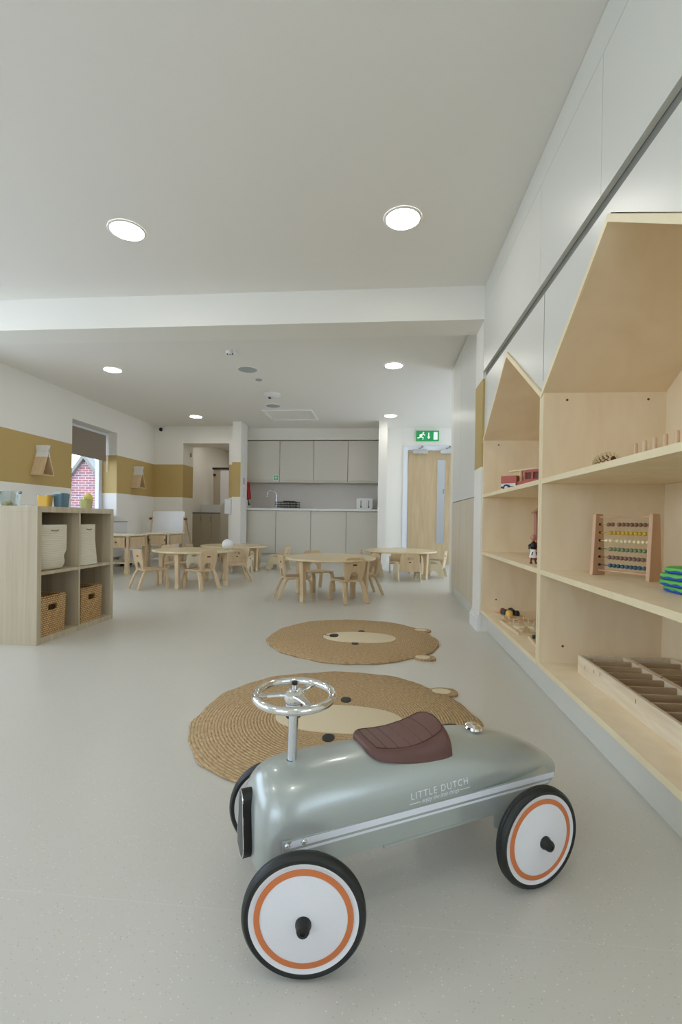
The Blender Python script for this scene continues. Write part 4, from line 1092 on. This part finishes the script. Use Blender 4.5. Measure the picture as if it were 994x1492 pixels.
# shape sorter and puzzles on the lowest board
to = thing('toy_car_tray', 'small wooden board with grey, yellow and red toy pieces', 'toy', (.84, 3.20, SZ0), .2)
BX(-.07, .07, -.08, .08, 0, .012).build('board', 'birch', to, bevel=.002)
for x, y, c, r_ in ((-.025, .04, 'redtoy', .018), (-.03, .0, 'teal', .026), (.02, -.005, 'teal', .024), (-.02, -.045, 'yellow', .024), (.035, .045, 'black', .02), (.03, -.05, 'black', .018)):
    MB().lathe([(r_, .012), (r_, .03), (r_*.7, .042), (r_*.3, .045)], (x, y, 0), n=18).build('piece', c, to, True)
def puzzle(loc, rz, w_, d_, lab, cols, nx, ny):
    o = thing('wooden_puzzle', lab, 'puzzle', loc, rz, 'wooden puzzle boards')
    BX(-w_/2, w_/2, -d_/2, d_/2, 0, .010).build('board', 'birchcream', o, bevel=.002)
    MB().prism(rect(-w_/2, w_/2, -d_/2, d_/2), .01, .017, 'xy', [rect(-w_/2+.01, w_/2-.01, -d_/2+.01, d_/2-.01)]).build('raised_rim', 'birch', o)
    k = 0
    for i in range(nx):
        for j in range(ny):
            x = -w_/2+(i+.5)*w_/nx; y = -d_/2+(j+.5)*d_/ny; r_ = min(w_/nx, d_/ny)*.36
            n_ = (6, 20, 5, 8)[k % 4]
            p = MB().lathe([(r_, .010), (r_, .024), (r_*.9, .026)], (x, y, 0), n=n_).build('puzzle_piece', cols[k % len(cols)], o)
            MB().lathe([(.004, .026), (.003, .034), (.006, .038), (.004, .043)], (x, y, 0), n=10).build('knob', 'birchcream', p, True)
            k += 1
puzzle((.87, 2.83, SZ0), .05, .26, .34, 'pale wooden peg puzzle with natural wood pieces on the lowest board', ['birch', 'birchcream', 'birchpale', 'beech'], 3, 4)
puzzle((.88, 2.46, SZ0), -.1, .22, .26, 'wooden puzzle with coloured pieces nearest the post on the lowest board', ['yellow', 'brown', 'teal', 'orange'], 3, 3)

# divided crate
cr = thing('divided_crate', 'long whitewashed pine crate with rows of narrow compartments', 'crate', (.815, 2.03, SZ0), math.radians(0))
CW, CL, CH, tt_ = .37, 1.02, .075, .012
BX(0, tt_, -CL, 0, 0, CH).build('front_board', 'pine', cr, bevel=.001)
BX(CW-tt_, CW, -CL, 0, 0, CH).build('rear_board', 'pine', cr, bevel=.001)
for y in (-CL, -tt_): BX(tt_, CW-tt_, y, y+tt_, 0, CH).build('end_board', 'pine', cr)
BX(CW/2-.011, CW/2+.011, -CL+tt_, -tt_, 0, CH-.002).build('centre_rail', 'pine', cr)
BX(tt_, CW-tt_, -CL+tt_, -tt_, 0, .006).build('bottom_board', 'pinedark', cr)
for k in range(1, 14):
    y = -k*.0725
    for a, b_ in ((tt_, CW/2-.011), (CW/2+.011, CW-tt_)):
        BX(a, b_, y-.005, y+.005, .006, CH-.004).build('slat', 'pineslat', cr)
for k in range(5): MB().cyl((CW/2, -.1-k*.16, CH-.002), (CW/2, -.1-k*.16, CH-.001), .004, n=10).build('screw_head', 'screw', cr)
for y, z in ((-.07, .035), (-.15, .045), (-.2, .05), (-.45, .045), (-.72, .03)): BX(-.0006, .001, y-.0012, y+.0012, z, z+.014).build('knot_mark', 'screw', cr)

# stack of wavy foam discs
for k in range(4):
    zb = SZ1+k*.0195
    lab = ['lowest of the four', 'second from the bottom', 'third from the bottom', 'topmost of the four']
    o = thing('foam_pad', 'blue and green wavy foam pad in the shelf stack, %s' % lab[k], 'toy', (.965+(.004, -.006, -.003, .008)[k], 1.50, zb), .15*k, 'stacked foam pads')
    n = 72; r0 = .092
    def rg(r, zf): return [(r*math.cos(2*PI*i/n)*(abs(math.cos(2*PI*i/n))**4+abs(math.sin(2*PI*i/n))**4)**(-.25), r*math.sin(2*PI*i/n)*(abs(math.cos(2*PI*i/n))**4+abs(math.sin(2*PI*i/n))**4)**(-.25), zf(i)) for i in range(n)]
    wav = lambda i: .0095+.0022*math.sin(2*PI*i/n*14)
    MB().rings([rg(r0-.006, lambda i: 0), rg(r0-.001, lambda i: .003), rg(r0, wav), rg(r0-.02, lambda i: .012), rg(.01, lambda i: .012)]).build('blue_layer', 'foamblue', o, True)
    MB().rings([rg(r0-.002, lambda i: .0075), rg(r0+.0008, wav), rg(r0-.001, lambda i: .0165), rg(r0-.006, lambda i: .0192), rg(.01, lambda i: .0192)]).build('green_layer', 'foamgreen', o, True)

# ================================================================== WORLD, CAMERA
W_ = bpy.data.worlds.new('overcast_sky'); sc.world = W_; W_.use_nodes = True
bg = W_.node_tree.nodes['Background']
tcw = W_.node_tree.nodes.new('ShaderNodeTexCoord'); sx = W_.node_tree.nodes.new('ShaderNodeSeparateXYZ'); rw = W_.node_tree.nodes.new('ShaderNodeValToRGB')
W_.node_tree.links.new(tcw.outputs['Generated'], sx.inputs[0]); W_.node_tree.links.new(sx.outputs[2], rw.inputs[0])
rw.color_ramp.elements[0].position = 0; rw.color_ramp.elements[0].color = (.79, .87, 1, 1)
rw.color_ramp.elements[1].position = .6; rw.color_ramp.elements[1].color = (.69, .81, 1, 1)
W_.node_tree.links.new(rw.outputs[0], bg.inputs[0]); bg.inputs[1].default_value = 4.0

cam_d = bpy.data.cameras.new('camera'); cam = bpy.data.objects.new('camera', cam_d); COL.objects.link(cam); sc.camera = cam
yaw, pit, rol, fpx, cyp = 9.02474723e-02, 8.36270568e-03, 1.44000940e-02, 683.254, 763.54
F = Vector((-math.sin(yaw)*math.cos(pit), math.cos(yaw)*math.cos(pit), -math.sin(pit)))
R0 = Vector((math.cos(yaw), math.sin(yaw), 0)); U0 = R0.cross(F)
R = R0*math.cos(rol)+U0*math.sin(rol); U = U0*math.cos(rol)-R0*math.sin(rol)
m3 = Matrix((R, U, -F)).transposed().to_4x4(); m3.translation = Vector((0, 0, .78)); cam.matrix_world = m3
cam_d.sensor_fit = 'VERTICAL'; cam_d.sensor_height = 36; cam_d.sensor_width = 24
cam_d.lens = fpx*36/1492; cam_d.shift_y = (cyp-746)/1492; cam_d.clip_start = .02; cam_d.clip_end = 100
vs = sc.view_settings; sc.display_settings.display_device = 'sRGB'
vs.view_transform = 'Standard'; vs.look = 'None'; vs.gamma = 1; vs.exposure = .06; vs.use_curve_mapping = False
sc.cycles.max_bounces = 10; sc.cycles.diffuse_bounces = 6; sc.cycles.glossy_bounces = 4; sc.cycles.transparent_max_bounces = 12
sc.cycles.sample_clamp_indirect = 8
